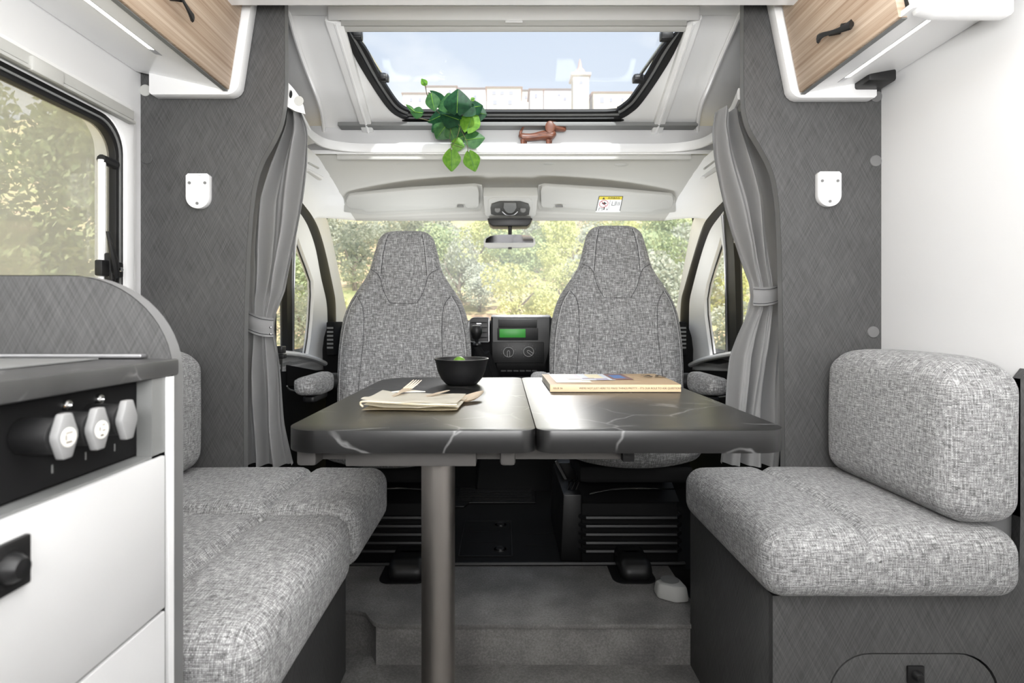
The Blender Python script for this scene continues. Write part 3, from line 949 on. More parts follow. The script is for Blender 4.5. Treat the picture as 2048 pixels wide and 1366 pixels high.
def trunk_mesh(h, r):
    b = B()
    tube(b, [(0, 0, -.3), (.05*h, 0, h*.35), (.0, .04*h, h*.65)], [r, r*.75, r*.5], 8)
    tube(b, [(.05*h, 0, h*.35), (.22*h, .05*h, h*.6), (.3*h, .05*h, h*.75)], [r*.5, r*.4, r*.25], 6)
    tube(b, [(.04*h, 0, h*.4), (-.16*h, 0, h*.62), (-.25*h, 0, h*.72)], [r*.5, r*.4, r*.2], 6)
    me = bpy.data.meshes.new('trunk'); b.to_mesh(me); b.free(); me.materials.append(M['bark'])
    return me
def blobs(kind, rnd):
    out = []
    if kind == 'hedge':
        for _ in range(16): out.append((rnd.uniform(-1.1, 1.1), rnd.uniform(-1.0, 1.0), rnd.uniform(.4, 4.6), rnd.uniform(.45, .75)))
    else:
        n = {'olive': 9, 'green': 11, 'yellow': 10}[kind]
        for _ in range(n): out.append((rnd.uniform(-1.3, 1.3), rnd.uniform(-1.1, 1.1), rnd.uniform(.9 if kind == 'olive' else .5, 2.7), rnd.uniform(.5, .85)))
    return out
protos = {}
for kd, cnt, nl, sz in (('olive', 3, 3600, .085), ('green', 3, 3600, .095), ('yellow', 2, 3200, .09), ('hedge', 3, 12000, .055)):
    protos[kd] = []
    for v in range(cnt):
        rr_ = random.Random(11*v+len(kd)*5)
        protos[kd].append((leaf_mesh('%s_crown' % kd+'x'*v, blobs(kd, rr_), nl, sz, LM[kd]), trunk_mesh(2.6 if kd != 'hedge' else 3.0, .13)))
KN = {'olive': ('olive_tree', 'grey-green olive tree'), 'green': ('green_tree', 'green bushy tree'),
      'yellow': ('yellow_shrub', 'yellow-green shrub'), 'hedge': ('hedge_bush', 'tall leafy green hedge bush')}
def plant(kd, x, y, s, where, group, cate='tree', v=None, rz=None):
    rnd = random.Random(int(x*31+y*17))
    cm, tm = protos[kd][rnd.randrange(len(protos[kd])) if v is None else v]
    nm, lab = KN[kd]
    root = thing(nm, lab+' '+where, cate, (x, y, terr(x, y)-.05), group)
    root.rotation_euler.z = rnd.uniform(0, 6.28); root.scale = (s, s, s*rnd.uniform(.9, 1.1))
    a = bpy.data.objects.new('crown', cm); COL.objects.link(a); a.parent = root
    b = bpy.data.objects.new('trunk', tm); COL.objects.link(b); b.parent = root
    return root
rnd = random.Random(5)
def region(x, y, s=1.6):
    px = CX+x*S/y; py = CY-(terr(x, y)+s-ZC)*S/y
    COLS = ((560, 'in the left cab door window'), (640, 'by the left A-pillar'), (700, 'left of the left seat'), (760, 'at the left seat shoulder'), (820, 'above the left seat'), (880, 'right of the left headrest'), (940, 'left of the mirror'), (1000, 'under the mirror left half'), (1060, 'under the mirror right half'), (1120, 'right of the mirror'), (1180, 'left of the right headrest'), (1240, 'above the right seat'), (1300, 'right of the right headrest'), (1360, 'at the right seat shoulder'), (1420, 'by the right A-pillar'), (9999, 'in the right cab door window'))
    ROWS = ((18, 'lowest'), (23, 'low'), (29, 'lower middle'), (34, 'just below the middle'), (41, 'middle'), (47, 'upper middle'), (53, 'high'), (60, 'higher'), (999, 'topmost'))
    c_ = next(t for a, t in COLS if px < a); r_ = next(t for a, t in ROWS if y < a)
    return r_+' on the slope, '+c_
    if px < 640: col = 'through the left cab door window'
    elif px < 760: col = 'beyond the windscreen left of both seats'
    elif px < 880: col = 'beyond the windscreen behind the left seat headrest'
    elif px < 1000: col = 'beyond the windscreen just right of the left seat'
    elif px < 1150: col = 'beyond the windscreen between the mirror and the right seat'
    elif px < 1300: col = 'beyond the windscreen behind the right seat headrest'
    elif px < 1400: col = 'beyond the windscreen right of both seats'
    else: col = 'through the right cab door window'
    row = 'low down ' if y < 22 else ('half way up ' if y < 38 else 'high on the slope ')
    return row+col
# front shrubs placed where the photograph shows them (x, y, kind, scale)
spec = [(0.55, 17.5, 'yellow', .62), (-.9, 20, 'olive', .55), (1.9, 19.5, 'yellow', .5), (.3, 27, 'green', .85), (2.6, 26, 'yellow', .65),
        (-4.6, 15, 'yellow', .45), (4.3, 15, 'olive', .7), (3.0, 19, 'olive', .75), (-1.6, 21, 'olive', .75), (5.6, 18, 'yellow', .55),
        (-6.3, 18.5, 'green', .7), (7.6, 19, 'yellow', .6), (-4.2, 22, 'olive', .8), (-6.9, 26, 'olive', .95), (-2.9, 27, 'green', .85),
        (5.2, 24, 'green', .9), (7.6, 27, 'green', .9), (-5.2, 14.5, 'olive', .55), (5.3, 12.6, 'olive', .50), (7.6, 19.4, 'olive', .7), (10, 24, 'olive', 1.0), (-9.0, 23, 'green', .9), (12.5, 29, 'yellow', .8), (-12, 27, 'olive', .9)]
for i in range(46):
    row = i//8
    y = 31+row*6.2+rnd.uniform(-1.5, 1.5)
    x = (-.42+.84*((i % 8)+.5*(row % 2))/7.5)*y+rnd.uniform(-1, 1)
    kd = 'olive' if x < -.08*y or rnd.random() < .25 else ('green' if rnd.random() < .75 else 'yellow')
    if -.30 < x/y < -.22 and 30 < y < 42: continue
    spec.append((x, y, kd, rnd.uniform(.95, 1.25)))
for x, y, kd, s in spec:
    plant(kd, x, y, s, region(x, y), KN[kd][0].replace('_', ' ')+'s on the hillside', 'tree' if kd != 'yellow' else 'shrub')
for x, y, wh in ((-6.4, 3.0, 'outside the left window, hidden furthest to the rear'), (-6.9, 5.7, 'outside the left window, beside its rear edge'), (-7.3, 8.3, 'filling the left window'), (-6.5, 8.7, 'behind the left window latch'), (-9.9, 11.4, 'outside the left window, behind the others')):
    plant('hedge', x, y, 1.12, wh, 'hedge bushes outside the left window', 'bush')
# small clump of red flowers in the hedge
# village on the ridge
M['haze_wall'] = mat('hazed_render', (200, 190, 186), .9)  # village colours are paled to paint in the distance haze
M['haze_wall2'] = mat('hazed_cream_render', (206, 198, 184), .9)
M['haze_roof'] = mat('hazed_terracotta', (192, 160, 150), .9)
M['haze_win'] = mat('hazed_window', (150, 150, 164), .7)
VY = 165.0
def V(px, py, d=VY): return P(px, py, d)
def house(px0, px1, pyt, m, lab, depth=10, d=VY, wins=(), ridge=6, flat=False):
    a, b_ = V(px0, 262, d), V(px1, pyt, d)
    t = thing('house', lab, 'house', ((a.x+b_.x)/2, d, a.z), None)
    f = B(); box(f, a.x, b_.x, d, d+depth, a.z-6, b_.z); obj('wall', f, m, t, uv=False)
    if not flat:
        h = ridge*d/S
        f = B()
        q = [Vector((a.x-.5, d-.6, b_.z-.1)), Vector((b_.x+.5, d-.6, b_.z-.1)), Vector((b_.x+.5, d+depth/2, b_.z+h)), Vector((a.x-.5, d+depth/2, b_.z+h)), Vector((a.x-.5, d+depth+.5, b_.z-.1)), Vector((b_.x+.5, d+depth+.5, b_.z-.1))]
        v = [f.verts.new(c) for c in q]
        for i in ((0, 1, 2, 3), (3, 2, 5, 4), (0, 3, 4), (1, 5, 2), (0, 4, 5, 1)): f.faces.new([v[j] for j in i])
        obj('roof', f, M['haze_roof'], t, uv=False)
    for (wx, wy, ww, wh) in wins:
        c = V(wx, wy, d)
        f = B(); box(f, c.x-ww*d/S/2, c.x+ww*d/S/2, d-.12, d+.1, c.z-wh*d/S/2, c.z+wh*d/S/2); obj('window', f, M['haze_win'], t, uv=False)
    return t
hw_ = [(806, 858, 186, 'haze_wall', 'pale low house at the left end of the village seen through the skylight', [(822, 200, 5, 7), (840, 200, 5, 7)], 8),
       (852, 912, 172, 'haze_wall2', 'pink-roofed house behind the trailing plant in the village', [(900, 184, 5, 8)], 7),
       (908, 972, 176, 'haze_wall', 'long-roofed house right of the trailing plant in the village', [(925, 196, 6, 10), (950, 196, 6, 10)], 9),
       (974, 1042, 174, 'haze_wall2', 'cream block with balconies in the middle of the village', [(988, 186, 8, 7), (1004, 186, 8, 7), (1022, 186, 8, 7), (990, 205, 8, 9), (1020, 205, 8, 9)], 3),
       (1060, 1086, 178, 'haze_wall', 'narrow house left of the church in the village', [(1072, 192, 5, 8)], 5),
       (1088, 1150, 178, 'haze_wall', 'wide church nave left of the bell tower', [(1130, 198, 5, 6), (1118, 190, 4, 4)], 8),
       (1187, 1262, 184, 'haze_wall2', 'broad house right of the bell tower', [(1204, 200, 8, 12), (1222, 200, 5, 8), (1245, 200, 5, 8)], 8)]
for i, (a, b_, t_, m, lab, wins, rg) in enumerate(hw_):
    house(a, b_, t_, M[m], lab, wins=wins, ridge=rg, d=VY+(i % 3)*12)
house(1040, 1064, 180, M['haze_wall2'], 'shaded gap house beside the cream block in the village', wins=[(1052, 195, 4, 6)], d=VY+38, ridge=4)
# bell tower
tw = thing('bell_tower', 'pale square bell tower with a spire above the village', 'tower', (V(1164, 262).x, VY+6, V(1164, 262).z))
f = B(); a, b_ = V(1148, 262), V(1180, 143); box(f, a.x, b_.x, VY+2, VY+2+(b_.x-a.x), a.z-5, b_.z); obj('shaft', f, M['haze_wall2'], tw, uv=False)
f = B(); a, b_ = V(1144, 145), V(1184, 140); box(f, a.x, b_.x, VY+1.4, VY+8.2, a.z, b_.z); obj('cornice', f, M['haze_wall'], tw, uv=False)
c = V(1164, 140); c.y = VY+4.6
f = B(); lathe(f, [(2.4, 0), (1.9, .8), (1.5, 1.8), (.7, 2.6), (.45, 4.2), (.1, 5.4)], c, 'z', 8); obj('spire', f, M['haze_roof'], tw, uv=False)
for wx in (1164,):
    c = V(wx, 155); f = B(); box(f, c.x-.5, c.x+.5, VY+1.9, VY+2.2, c.z-1.1, c.z+1.1); obj('belfry_opening', f, M['haze_win'], tw, uv=False)
f = thing('ridge_tree', 'rounded green tree rising above the village roofs at left', 'tree', (V(886, 175, VY+24).x, VY+24, terr(V(886, 200, VY+24).x, VY+24)-.1))
a = bpy.data.objects.new('crown', protos['green'][0][0]); COL.objects.link(a); a.parent = f
b2_ = bpy.data.objects.new('trunk', protos['green'][0][1]); COL.objects.link(b2_); b2_.parent = f
f.scale = (2.3, 2.3, 6.2)
# ================================================================== FURNITURE
# ---------------------------------------------------------------- raised floor
ZS = .125
st = thing('floor_step', 'raised grey stone-look floor step in front of the cab seats', 'step', (.1, 1.85, 0))
op = [(-.52, 1.735), (-.455, 1.730), (-.425, 1.716), (-.405, 1.685), (-.385, 1.662), (-.35, 1.650), (.60, 1.650), (.60, 2.06), (-.75, 2.06), (-.75, 1.735)]
f = B(); plate(f, [(x, y, ZS) for x, y in op], (), (0, 0, -.013)); obj('tread', f, M['floor'], st, bevel=.002)
ip = [(-.52, 1.745), (-.455, 1.74), (-.42, 1.725), (-.398, 1.695), (-.380, 1.660), (.60, 1.660), (.60, 2.0), (-.75, 2.0), (-.75, 1.745)]
f = B(); plate(f, [(x, y, ZS-.013) for x, y in ip], (), (0, 0, -(ZS-.013))); obj('riser', f, M['floor'], st)
# cab floor with mat and hatch
cf = thing('cab_floor', 'black moulded rubber floor between the cab seats', 'floor', (0, 2.5, .08))
f = B(); box(f, -.95, 1.0, 2.03, 3.3, .06, .118); obj('rubber_floor', f, M['soft_black'], cf)
f = B(); tube(f, [P(700, 1129, 2.045), P(1370, 1127, 2.045)], .008, 6); obj('threshold', f, M['black'], cf)
hx0, hx1, hy0, hy1 = P(920, 1105, 2.16).x, P(1022, 1105, 2.16).x, 2.14, 2.50
f = B(); box(f, hx0, hx1, hy0, hy1, .117, .121); obj('hatch', f, M['soft_black'], cf, bevel=.002)
f = B(); plate(f, [(hx0-.006, hy0-.006, .119), (hx1+.006, hy0-.006, .119), (hx1+.006, hy1+.006, .119), (hx0-.006, hy1+.006, .119)], [[(hx0-.001, hy0-.001, .119), (hx1+.001, hy0-.001, .119), (hx1+.001, hy1+.001, .119), (hx0-.001, hy1+.001, .119)]], (0, 0, .003)); obj('hatch_rim', f, M['rubber'], cf)
for zy in (2.18, 2.44):
    f = B(); lathe(f, [(.001, .125), (.016, .125), (.018, .121), (.024, .121), (.026, .1235), (.028, .120)], (hx1-.042, zy+.02, 0), 'z', 20); obj('hatch_lock', f, M['black'], cf)
for i in range(2):
    f = B(); box(f, hx1+.06, hx1+.20, 2.24+i*.12, 2.25+i*.12, .117, .1205); obj('tread_rib', f, M['soft_black'], cf, bevel=.001)
    f = B(); box(f, hx0+.02, hx0+.15, 2.26+i*.12, 2.27+i*.12, .119, .1225); obj('tread_rib', f, M['soft_black'], cf, bevel=.001)
mt = thing('floor_mat', 'black ribbed rubber mat on the cab floor between the seats', 'mat', (.02, 2.9, .118))
f = B(); plate(f, [(-.26, 2.68, .128), (-.19, 2.68, .128), (-.17, 2.74, .128), (.155, 2.74, .128), (.165, 3.15, .128), (-.26, 3.15, .128)], (), (0, 0, -.010)); obj('mat_base', f, M['black'], mt, bevel=.003)
f = B()
for i in range(14): box(f, -.23, .14, 2.77+i*.026, 2.78+i*.026, .127, .1305)
obj('mat_rib', f, M['black'], mt, kind='stuff')

# ---------------------------------------------------------------- benches
def dome(amount, crease_x=None, cw=.012, cd=.012, side='x'):
    def fn(p, u, h):
        if u[2] > .2:
            b = (1-u[0]**2)*(1-u[1]**2)
            p = p+Vector((0, 0, amount*b))
            if crease_x is not None:
                d = abs(p.x-crease_x)
                p = p+Vector((0, 0, -cd*math.exp(-(d/cw)**2)))
        return p
    return fn
# left bench
lb = thing('bench', 'dark laminate base box under the left bench', 'bench', (-.75, 1.2, 0))
f = B(); box(f, XL+.002, -.46, .74, YP-.003, 0, .43); obj('carcass', f, M['laminate'], lb, bevel=.002)
f = B(); box(f, -.462, -.452, 1.12, YP-.003, .02, .425); obj('front_panel', f, M['laminate_dark'], lb, bevel=.001)
f = B(); box(f, -.462, -.452, .74, 1.115, .02, .425); obj('front_panel', f, M['laminate_dark'], lb, bevel=.001)
f = B(); box(f, XL+.002, -.40, .74, YP-.003, .43, .447); obj('seat_board', f, M['laminate_dark'], lb, bevel=.002)
def seat_cushion(name, x0, x1, y0, y1, z0_, z1, r, crease, lab, group=None, amt=.010, extra=None, seam=True):
    cx = (x0+x1)/2
    t = thing(name, lab, 'cushion', (cx, (y0+y1)/2, z0_), group)
    d = dome(amt, None if crease is None else crease-cx, .012, .022)
    def fn(p, u, h):
        p = d(p, u, h)
        return extra(p, u, h) if extra else p
    f = B(); cushion(f, x0, x1, y0, y1, z0_, z1, r, .014, fn); obj('cushion_body', f, M['fabric'], t, smooth=80)
    return t
seat_cushion('seat_cushion', XL+.005, -.335, 1.266, 1.640, .449, .600, .045, -.55, 'grey woven bench seat cushion, the far one beside the left curtain')
seat_cushion('seat_cushion', XL+.005, -.335, .748, 1.252, .449, .600, .045, -.53, 'grey woven bench seat cushion, the near one beside the kitchen unit')
def backc(x0, x1, y0, y1, z0_, z1, r, lab, tilt):
    t = thing('back_cushion', lab, 'cushion', ((x0+x1)/2, (y0+y1)/2, z0_))
    sg = 1 if x0 > 0 else -1
    def fn(p, u, h):
        # softly domed face towards the table, rounded top, leaning slightly
        if u[0]*sg < -.2: p = p+Vector((-sg*.016*(1-u[1]**2)*(1-u[2]**2), 0, 0))
        k_ = (p.z+h[2])/(2*h[2])
        p = p+Vector((sg*tilt*k_, 0, 0))
        if u[2] > 0: p.z -= .030*(abs(u[1])**4)*u[2]
        return p
    f = B(); cushion(f, x0, x1, y0, y1, z0_, z1, r, .014, fn); obj('cushion_body', f, M['fabric'], t, smooth=80)
    return t
bl = backc(XL+.008, -.84, .76, YP-.012, .608, .955, .055, 'grey woven back cushion against the left wall under the window', .0)
# right bench
rb2 = thing('bench', 'dark laminate bench box with curved end panel under the right cushions', 'bench', (.8, 1.35, 0))
prof = [(.553, 0), (.553, .458), (.985, .458)]+arc(.985, .533, .075, -90, 0, 8)[1:]+[(1.062, .62), (1.062, .905), (XR-.002, .925), (XR-.002, 0)]
dx0, dx1, dz1 = P(1658, 1366, 1.15).x, P(1998, 1366, 1.15).x, P(1800, 1306, 1.15).z
dh = [(dx0, .10)]+[(x, z) for x, z in arc(dx0+.085, dz1-.085, .085, 180, 90, 8)]+[(x, z) for x, z in arc(dx1-.085, dz1-.085, .085, 90, 0, 8)]+[(dx1, .10)]
f = B(); plate(f, [(x, 1.15, z) for x, z in prof], [[(x, 1.15, z) for x, z in dh]], (0, .018, 0)); obj('end_panel', f, M['laminate'], rb2)
f = B(); cxd, czd = (dx0+dx1)/2, .25
ins = [(cxd+(x-cxd)*.982, (z if z < .2 else z-.0035)) for x, z in dh]
plate(f, [(x, 1.151, z+(.003 if z < .2 else 0)) for x, z in ins], (), (0, .016, 0)); dd = obj('locker_door', f, M['laminate'], rb2, bevel=.0012)
f = B(); box(f, dx0-.01, dx1+.01, 1.172, 1.18, .08, dz1+.01); obj('locker_backing', f, M['black'], rb2)
# profile edge band
f = B(); rows = []
for x, z in prof[1:-2]: rows.append([Vector((x, 1.1495, z+.0012 if z < .5 and x < .99 else z)), Vector((x, 1.169, z+.0012 if z < .5 and x < .99 else z))])
grid(f, rows); obj('edge_band', f, M['black'], rb2, recalc=False)
f = B(); box(f, .553, .571, 1.168, 1.66, 0, .458); obj('side_panel', f, M['laminate'], rb2, bevel=.001)
f = B(); box(f, .571, XR-.002, 1.168, YP-.003, .44, .457); obj('seat_board', f, M['laminate_dark'], rb2)
def push_lock(loc, face, parent, s=.028):
    c = Vector(loc)
    f = B()
    if face == 'y':
        box(f, c.x-s, c.x+s, c.y-.006, c.y, c.z-s, c.z+s); o_ = obj('push_lock', f, M['black'], parent, bevel=.002)
        f = B(); lathe(f, [(.001, -.018), (s*.38, -.017), (s*.56, -.010), (s*.6, -.005), (s*.72, -.0055), (s*.74, -.0062), (s*.76, -.003)], c, 'y', 28); obj('lock_knob', f, M['black'], o_)
    else:
        box(f, c.x, c.x+.006, c.y-s, c.y+s, c.z-s, c.z+s); o_ = obj('push_lock', f, M['black'], parent, bevel=.002)
        f = B(); lathe(f, [(.001, .018), (s*.38, .017), (s*.56, .010), (s*.6, .005), (s*.72, .0055), (s*.74, .0062), (s*.76, .003)], c, 'x', 28); obj('lock_knob', f, M['black'], o_)
push_lock(P(1829, 1347, 1.15), 'y', rb2, .0175)
def rextra(p, u, h):
    # near outer corner softly cut
    return p
seat_cushion('seat_cushion', .520, 1.045, 1.105, 1.640, .461, .602, .050, .735, 'grey woven seat cushion of the single right-hand bench', None, .012, rextra)
backc(.900, 1.055, 1.115, YP-.012, .606, .950, .055, 'grey woven back cushion against the white right wall', .004)

# ---------------------------------------------------------------- kitchen unit
kt = thing('kitchen_unit', 'white kitchen unit with dark worktop and rounded dark end panel', 'cabinet', (-.7, .4, 0))
KX = -.415
endp = [(KX-.012+.006, 0)]+[(a, b) for a, b in arc(-.424-.115, 1.084-.125, .12, 0, 90, 14)]
ex = -.424
endp = [(ex, 0), (ex, .955)]+[(ex-.135+.135*math.cos(math.radians(t)), .955+.129*math.sin(math.radians(t))) for t in range(6, 91, 6)]+[(XL+.003, 1.084), (XL+.003, 0)]
f = B(); plate(f, [(x, .716, z) for x, z in endp], (), (0, .021, 0)); obj('end_panel', f, M['laminate'], kt)
f = B(); rows = [[Vector((x+.0008, .7155, z+.0008)), Vector((x+.0008, .7375, z+.0008))] for x, z in endp[:-2]]
rows += [[Vector((XL+.003, .7155, 1.0848)), Vector((XL+.003, .7375, 1.0848))]]
grid(f, rows); obj('edge_band', f, M['laminate_edge'], kt, recalc=False)
f = B(); box(f, XL+.003, KX, -.5, .714, .958, .978); obj('worktop', f, M['marble_counter'], kt, bevel=.002)
f = B(); box(f, XL+.01, -.455, .700, .712, .980, .9845); lp_ = obj('rear_strip', f, M['silver'], kt, bevel=.001)
f = B(); box(f, XL+.01, -.50, .05, .690, .9785, .9805); obj('sink_cover', f, M['mid_grey'], kt, bevel=.0008)
f = B(); box(f, XL+.01, KX-.022, -.5, .664, .868, .956); obj('control_panel', f, M['soft_black'], kt)
f = B(); box(f, KX-.022, KX-.004, .665, .696, 0, .957); obj('corner_post', f, M['mid_grey'], kt)
f = B(); box(f, KX-.006, KX+.000, .692, .703, 0, .957); obj('white_strip', f, M['gloss_white'], kt)
f = B(); box(f, KX-.022, KX-.012, .703, .716, 0, .957); obj('shadow_gap', f, M['laminate_dark'], kt)
f = B(); box(f, KX-.026, KX-.004, -.5, .690, .0, .865); obj('carcass', f, M['mid_grey'], kt)
f = B(); box(f, KX-.018, KX+.0005, -.5, .684, .676, .862); d1 = obj('drawer', f, M['kitchen_white'], kt, bevel=.0015)
f = B(); box(f, KX-.018, KX+.0005, -.5, .684, .30, .672); obj('drawer', f, M['kitchen_white'], kt, bevel=.0015)
push_lock((KX, .463, P(25, 1137, .463).z), 'x', d1, .0215)
for y, z in ((.530, 0), (.585, 0)):
    pass
def onx(px, py, X=KX-.022):
    y = abs(X)*S/(CX-px)
    return Vector((X, y, ZC-(py-CY)*y/S))
for px, py in ((130, 810), (196, 798)):
    f = B(); lathe(f, [(.001, .003), (.0025, .005), (.0048, .004), (.0058, .002), (.006, 0)], onx(px, py), 'x', 16); obj('screw', f, M['chrome'], kt)
for px, py in ((296, 782), (298, 888)):
    f = B(); lathe(f, [(.001, .002), (.003, .0025), (.0036, 0)], onx(px, py), 'x', 12); obj('screw', f, M['rubber'], kt)
for px, py in ((104, 938), (171, 912), (229, 895), (42, 886)):
    p = onx(px, py); f = B(); box(f, p.x, p.x+.0004, p.y-.0008, p.y+.0008, p.z-.004, p.z+.004); obj('tick_mark', f, M['mid_grey'], kt)
taps = [(137, 872, 1, 'hob'), (203, 857, 1, 'heater'), (261, 839, 0, '')]
for i, (px, py, sym, nm) in enumerate(taps):
    c = onx(px, py, KX+.020)
    lab = ('gas tap nearest the camera, grey lozenge handle with a white sticker', 'middle gas tap with grey lozenge handle and white sticker', 'gas tap with plain grey lozenge handle nearest the end panel')[i]
    t = thing('gas_tap', lab, 'tap', (KX-.022, c.y, c.z))
    f = B(); tube(f, [(KX-.021, c.y, c.z), (KX+.012, c.y, c.z)], [.017, .0165], 20); obj('tap_body', f, M['rubber'], t, bevel=.001)
    f = B(); h, wd = .0205, .0125
    lo = [Vector((KX+.012, c.y+a*wd, c.z+b_*h)) for a, b_ in ((-.42, 1), (.42, 1), (1, .12), (1, -.12), (.42, -1), (-.42, -1), (-1, -.12), (-1, .12))]
    plate(f, lo, (), (.008, 0, 0)); hn = obj('tap_handle', f, M['tap_grey'], t, bevel=.0015)
    if sym:
        f = B(); lathe(f, [(.0002, .0), (.0088, .0), (.0088, .0006), (.0002, .0006)], (KX+.020, c.y, c.z-.001), 'x', 24); sk = obj('sticker', f, M['paper'], hn)
        f = B()
        for a, b_, ww, hh2 in (((0, .004, .008, .0010), (0, -.0045, .007, .0014), (-.0035, 0, .0010, .005)) if i == 0 else ((.002, .0045, .004, .001), (-.003, .001, .001, .004), (0, -.0055, .004, .0016), (.0025, -.001, .004, .001))):
            box(f, KX+.0206, KX+.0209, c.y+a-ww/2, c.y+a+ww/2, c.z-.001+b_-hh2/2, c.z-.001+b_+hh2/2)
        obj('symbol', f, M['ink'], hn)
f = B(); q = onx(78, 868, KX-.018); tube(f, [q+Vector((0, -.004, -.006)), q+Vector((.004, .004, .010))], .0042, 10); obj('brass_fitting', f, M['brass'], kt)

# ---------------------------------------------------------------- overhead cabinets
def handle(c, along, outv, parent):
    """curved black bow handle: along = direction, outv = away from the door"""
    a = along.normalized(); o = outv.normalized(); v = a.cross(o).normalized()
    f = B()
    L = .066
    pts = []
    for i in range(13):
        t = -1+2*i/12
        pts.append(c+a*(t*L)+o*(.030-.010*abs(t)**2.0)+v*(.006*math.sin(t*2)))
    tube(f, pts, [.004+.0055*(abs(-1+2*i/12)**2) for i in range(13)], 8, sx=.55, sy=1.25)
    hd = obj('handle', f, M['black'], parent)
    for t in (-.62, .12):
        f = B(); tube(f, [c+a*(t*L)+o*.001, c+a*(t*L)+o*.026], .0065, 8); obj('handle_post', f, M['black'], hd)
def ovh(sg, near, lab):
    X = XL+.003 if sg < 0 else XR-.003
    zb = 1.725 if sg < 0 else 1.703
    xd = -.7625 if sg < 0 else .820
    zd = 1.664 if sg < 0 else 1.655
    sl = (.155 if sg < 0 else .20)      # door leans outwards to the top
    t = thing('overhead_cabinet', lab, 'cabinet', ((X+xd)/2, 1.2, zb))
    far = YP-.004
    # underside panel
    f = B(); pts = [Vector((X, near, zb)), Vector((xd+sg*.004, near, zd)), Vector((xd+sg*.004, far-.02, zd)), Vector((X, far-.02, zb))]
    plate(f, pts, (), (0, 0, .012)); us = obj('underside', f, M['gloss_white'], t)
    # door
    top = 1.998
    xt = xd-sg*sl*(top-zd)
    x00 = lambda z: xd-sg*sl*(z-zd)
    ny = near+(.0 if sg < 0 else .035)
    f = B(); pts = [Vector((x00(zd), ny, zd)), Vector((x00(zd), far-.045, zd)), Vector((x00(top), far-.045, top)), Vector((x00(top), ny, top))]
    plate(f, pts, (), (sg*.018, 0, 0)); dr = obj('door', f, M['wood'], t, bevel=.001)
    f = B(); pts = [Vector((x00(zd)+sg*.006, ny, zd-.003)), Vector((x00(zd)+sg*.006, far-.04, zd-.003)), Vector((x00(zd)+sg*.018, far-.04, zd-.003)), Vector((x00(zd)+sg*.018, ny, zd-.003))]
    plate(f, pts, (), (0, 0, .002)); obj('shadow_joint', f, M['mid_grey'], t)
    # far end cheek, rounded lower corner
    xo = xd-sg*.022
    cx_, cz_ = xo+sg*.035, zd-.004+.03
    cor = [(cx_-sg*.035*math.cos(math.radians(a)), cz_-.035*math.sin(math.radians(a))) for a in (0, 20, 40, 60, 80, 90)]
    wx = (P(313, 190, far).x if sg < 0 else P(1738, 195, far).x)
    pr = [(xo-sg*sl*(top-cz_), top)]+cor+[(wx-sg*.006, cz_-.035), (wx, cz_-.029), (wx, zb+.01), (X, zb+.02), (X, top)]
    f = B(); plate(f, [Vector((x, far-.034, z)) for x, z in pr], (), (0, .034, 0)); obj('end_cheek', f, M['gloss_white'], t, bevel=.0015)
    if sg > 0:
        pr = [(x00(top)+.004, top), (x00(zd)+.006, zd+.03), (x00(zd)+.018, zd-.006), (x00(zd)+.05, zd-.016), (1.018, zd-.016), (1.024, zd-.009), (1.024, top)]
        f = B(); plate(f, [Vector((x, near-.004, z)) for x, z in pr], (), (0, .024, 0)); obj('end_cheek', f, M['gloss_white'], t, bevel=.0015)
    # LED profile recessed in the underside
    def U(x, y): return Vector((x, y, zd+(zb-zd)*(x-xd)/(X-xd)))
    xs = -.858 if sg < 0 else .915
    y0_, y1_ = (.60, 1.36) if sg < 0 else (1.17, 1.49)
    nrm = (U(xs, 1)-U(xs+.1, 1)).cross(Vector((0, 1, 0))).normalized()
    if nrm.z > 0: nrm = -nrm
    f = B(); hw2 = .0065
    a = [U(xs-hw2, y0_)+nrm*.0003, U(xs+hw2, y0_)+nrm*.0003, U(xs+hw2, y1_)+nrm*.0003, U(xs-hw2, y1_)+nrm*.0003]
    plate(f, a, (), nrm*.0015); obj('light_strip', f, M['led'], t)
    f = B(); hw2 = .0085
    a = [U(xs-hw2, y0_-.02)+nrm*.0002, U(xs+hw2, y0_-.02)+nrm*.0002, U(xs+hw2, y1_+.03)+nrm*.0002, U(xs-hw2, y1_+.03)+nrm*.0002]
    plate(f, a, (), nrm*.001); obj('light_profile', f, M['silver'], t)
    return t, dr, x00, zd
tL, dL, xL0, zL = ovh(-1, -.4, 'white overhead locker with oak door above the left window')
hc = Vector((xL0(zL+.085), 1.245, zL+.085)); handle(hc, Vector((0, 1, -.10)), Vector((1, 0, -.15)), dL)
tR, dR, xR0, zR = ovh(1, 1.126, 'white overhead locker with oak door at upper right')
hc = Vector((xR0(zR+.062), 1.335, zR+.062)); handle(hc, Vector((0, 1, .16)), Vector((-1, 0, -.2)), dR)
f = B(); a = P(1696, 184, 1.56); b_ = P(1764, 165, 1.56)
box(f, a.x+.02, b_.x, 1.50, 1.585, 1.668, 1.700); sck = obj('power_socket', f, M['black'], None, bevel=.006)
tag(sck, 'small black socket housing under the right locker against the dark panel', 'socket')

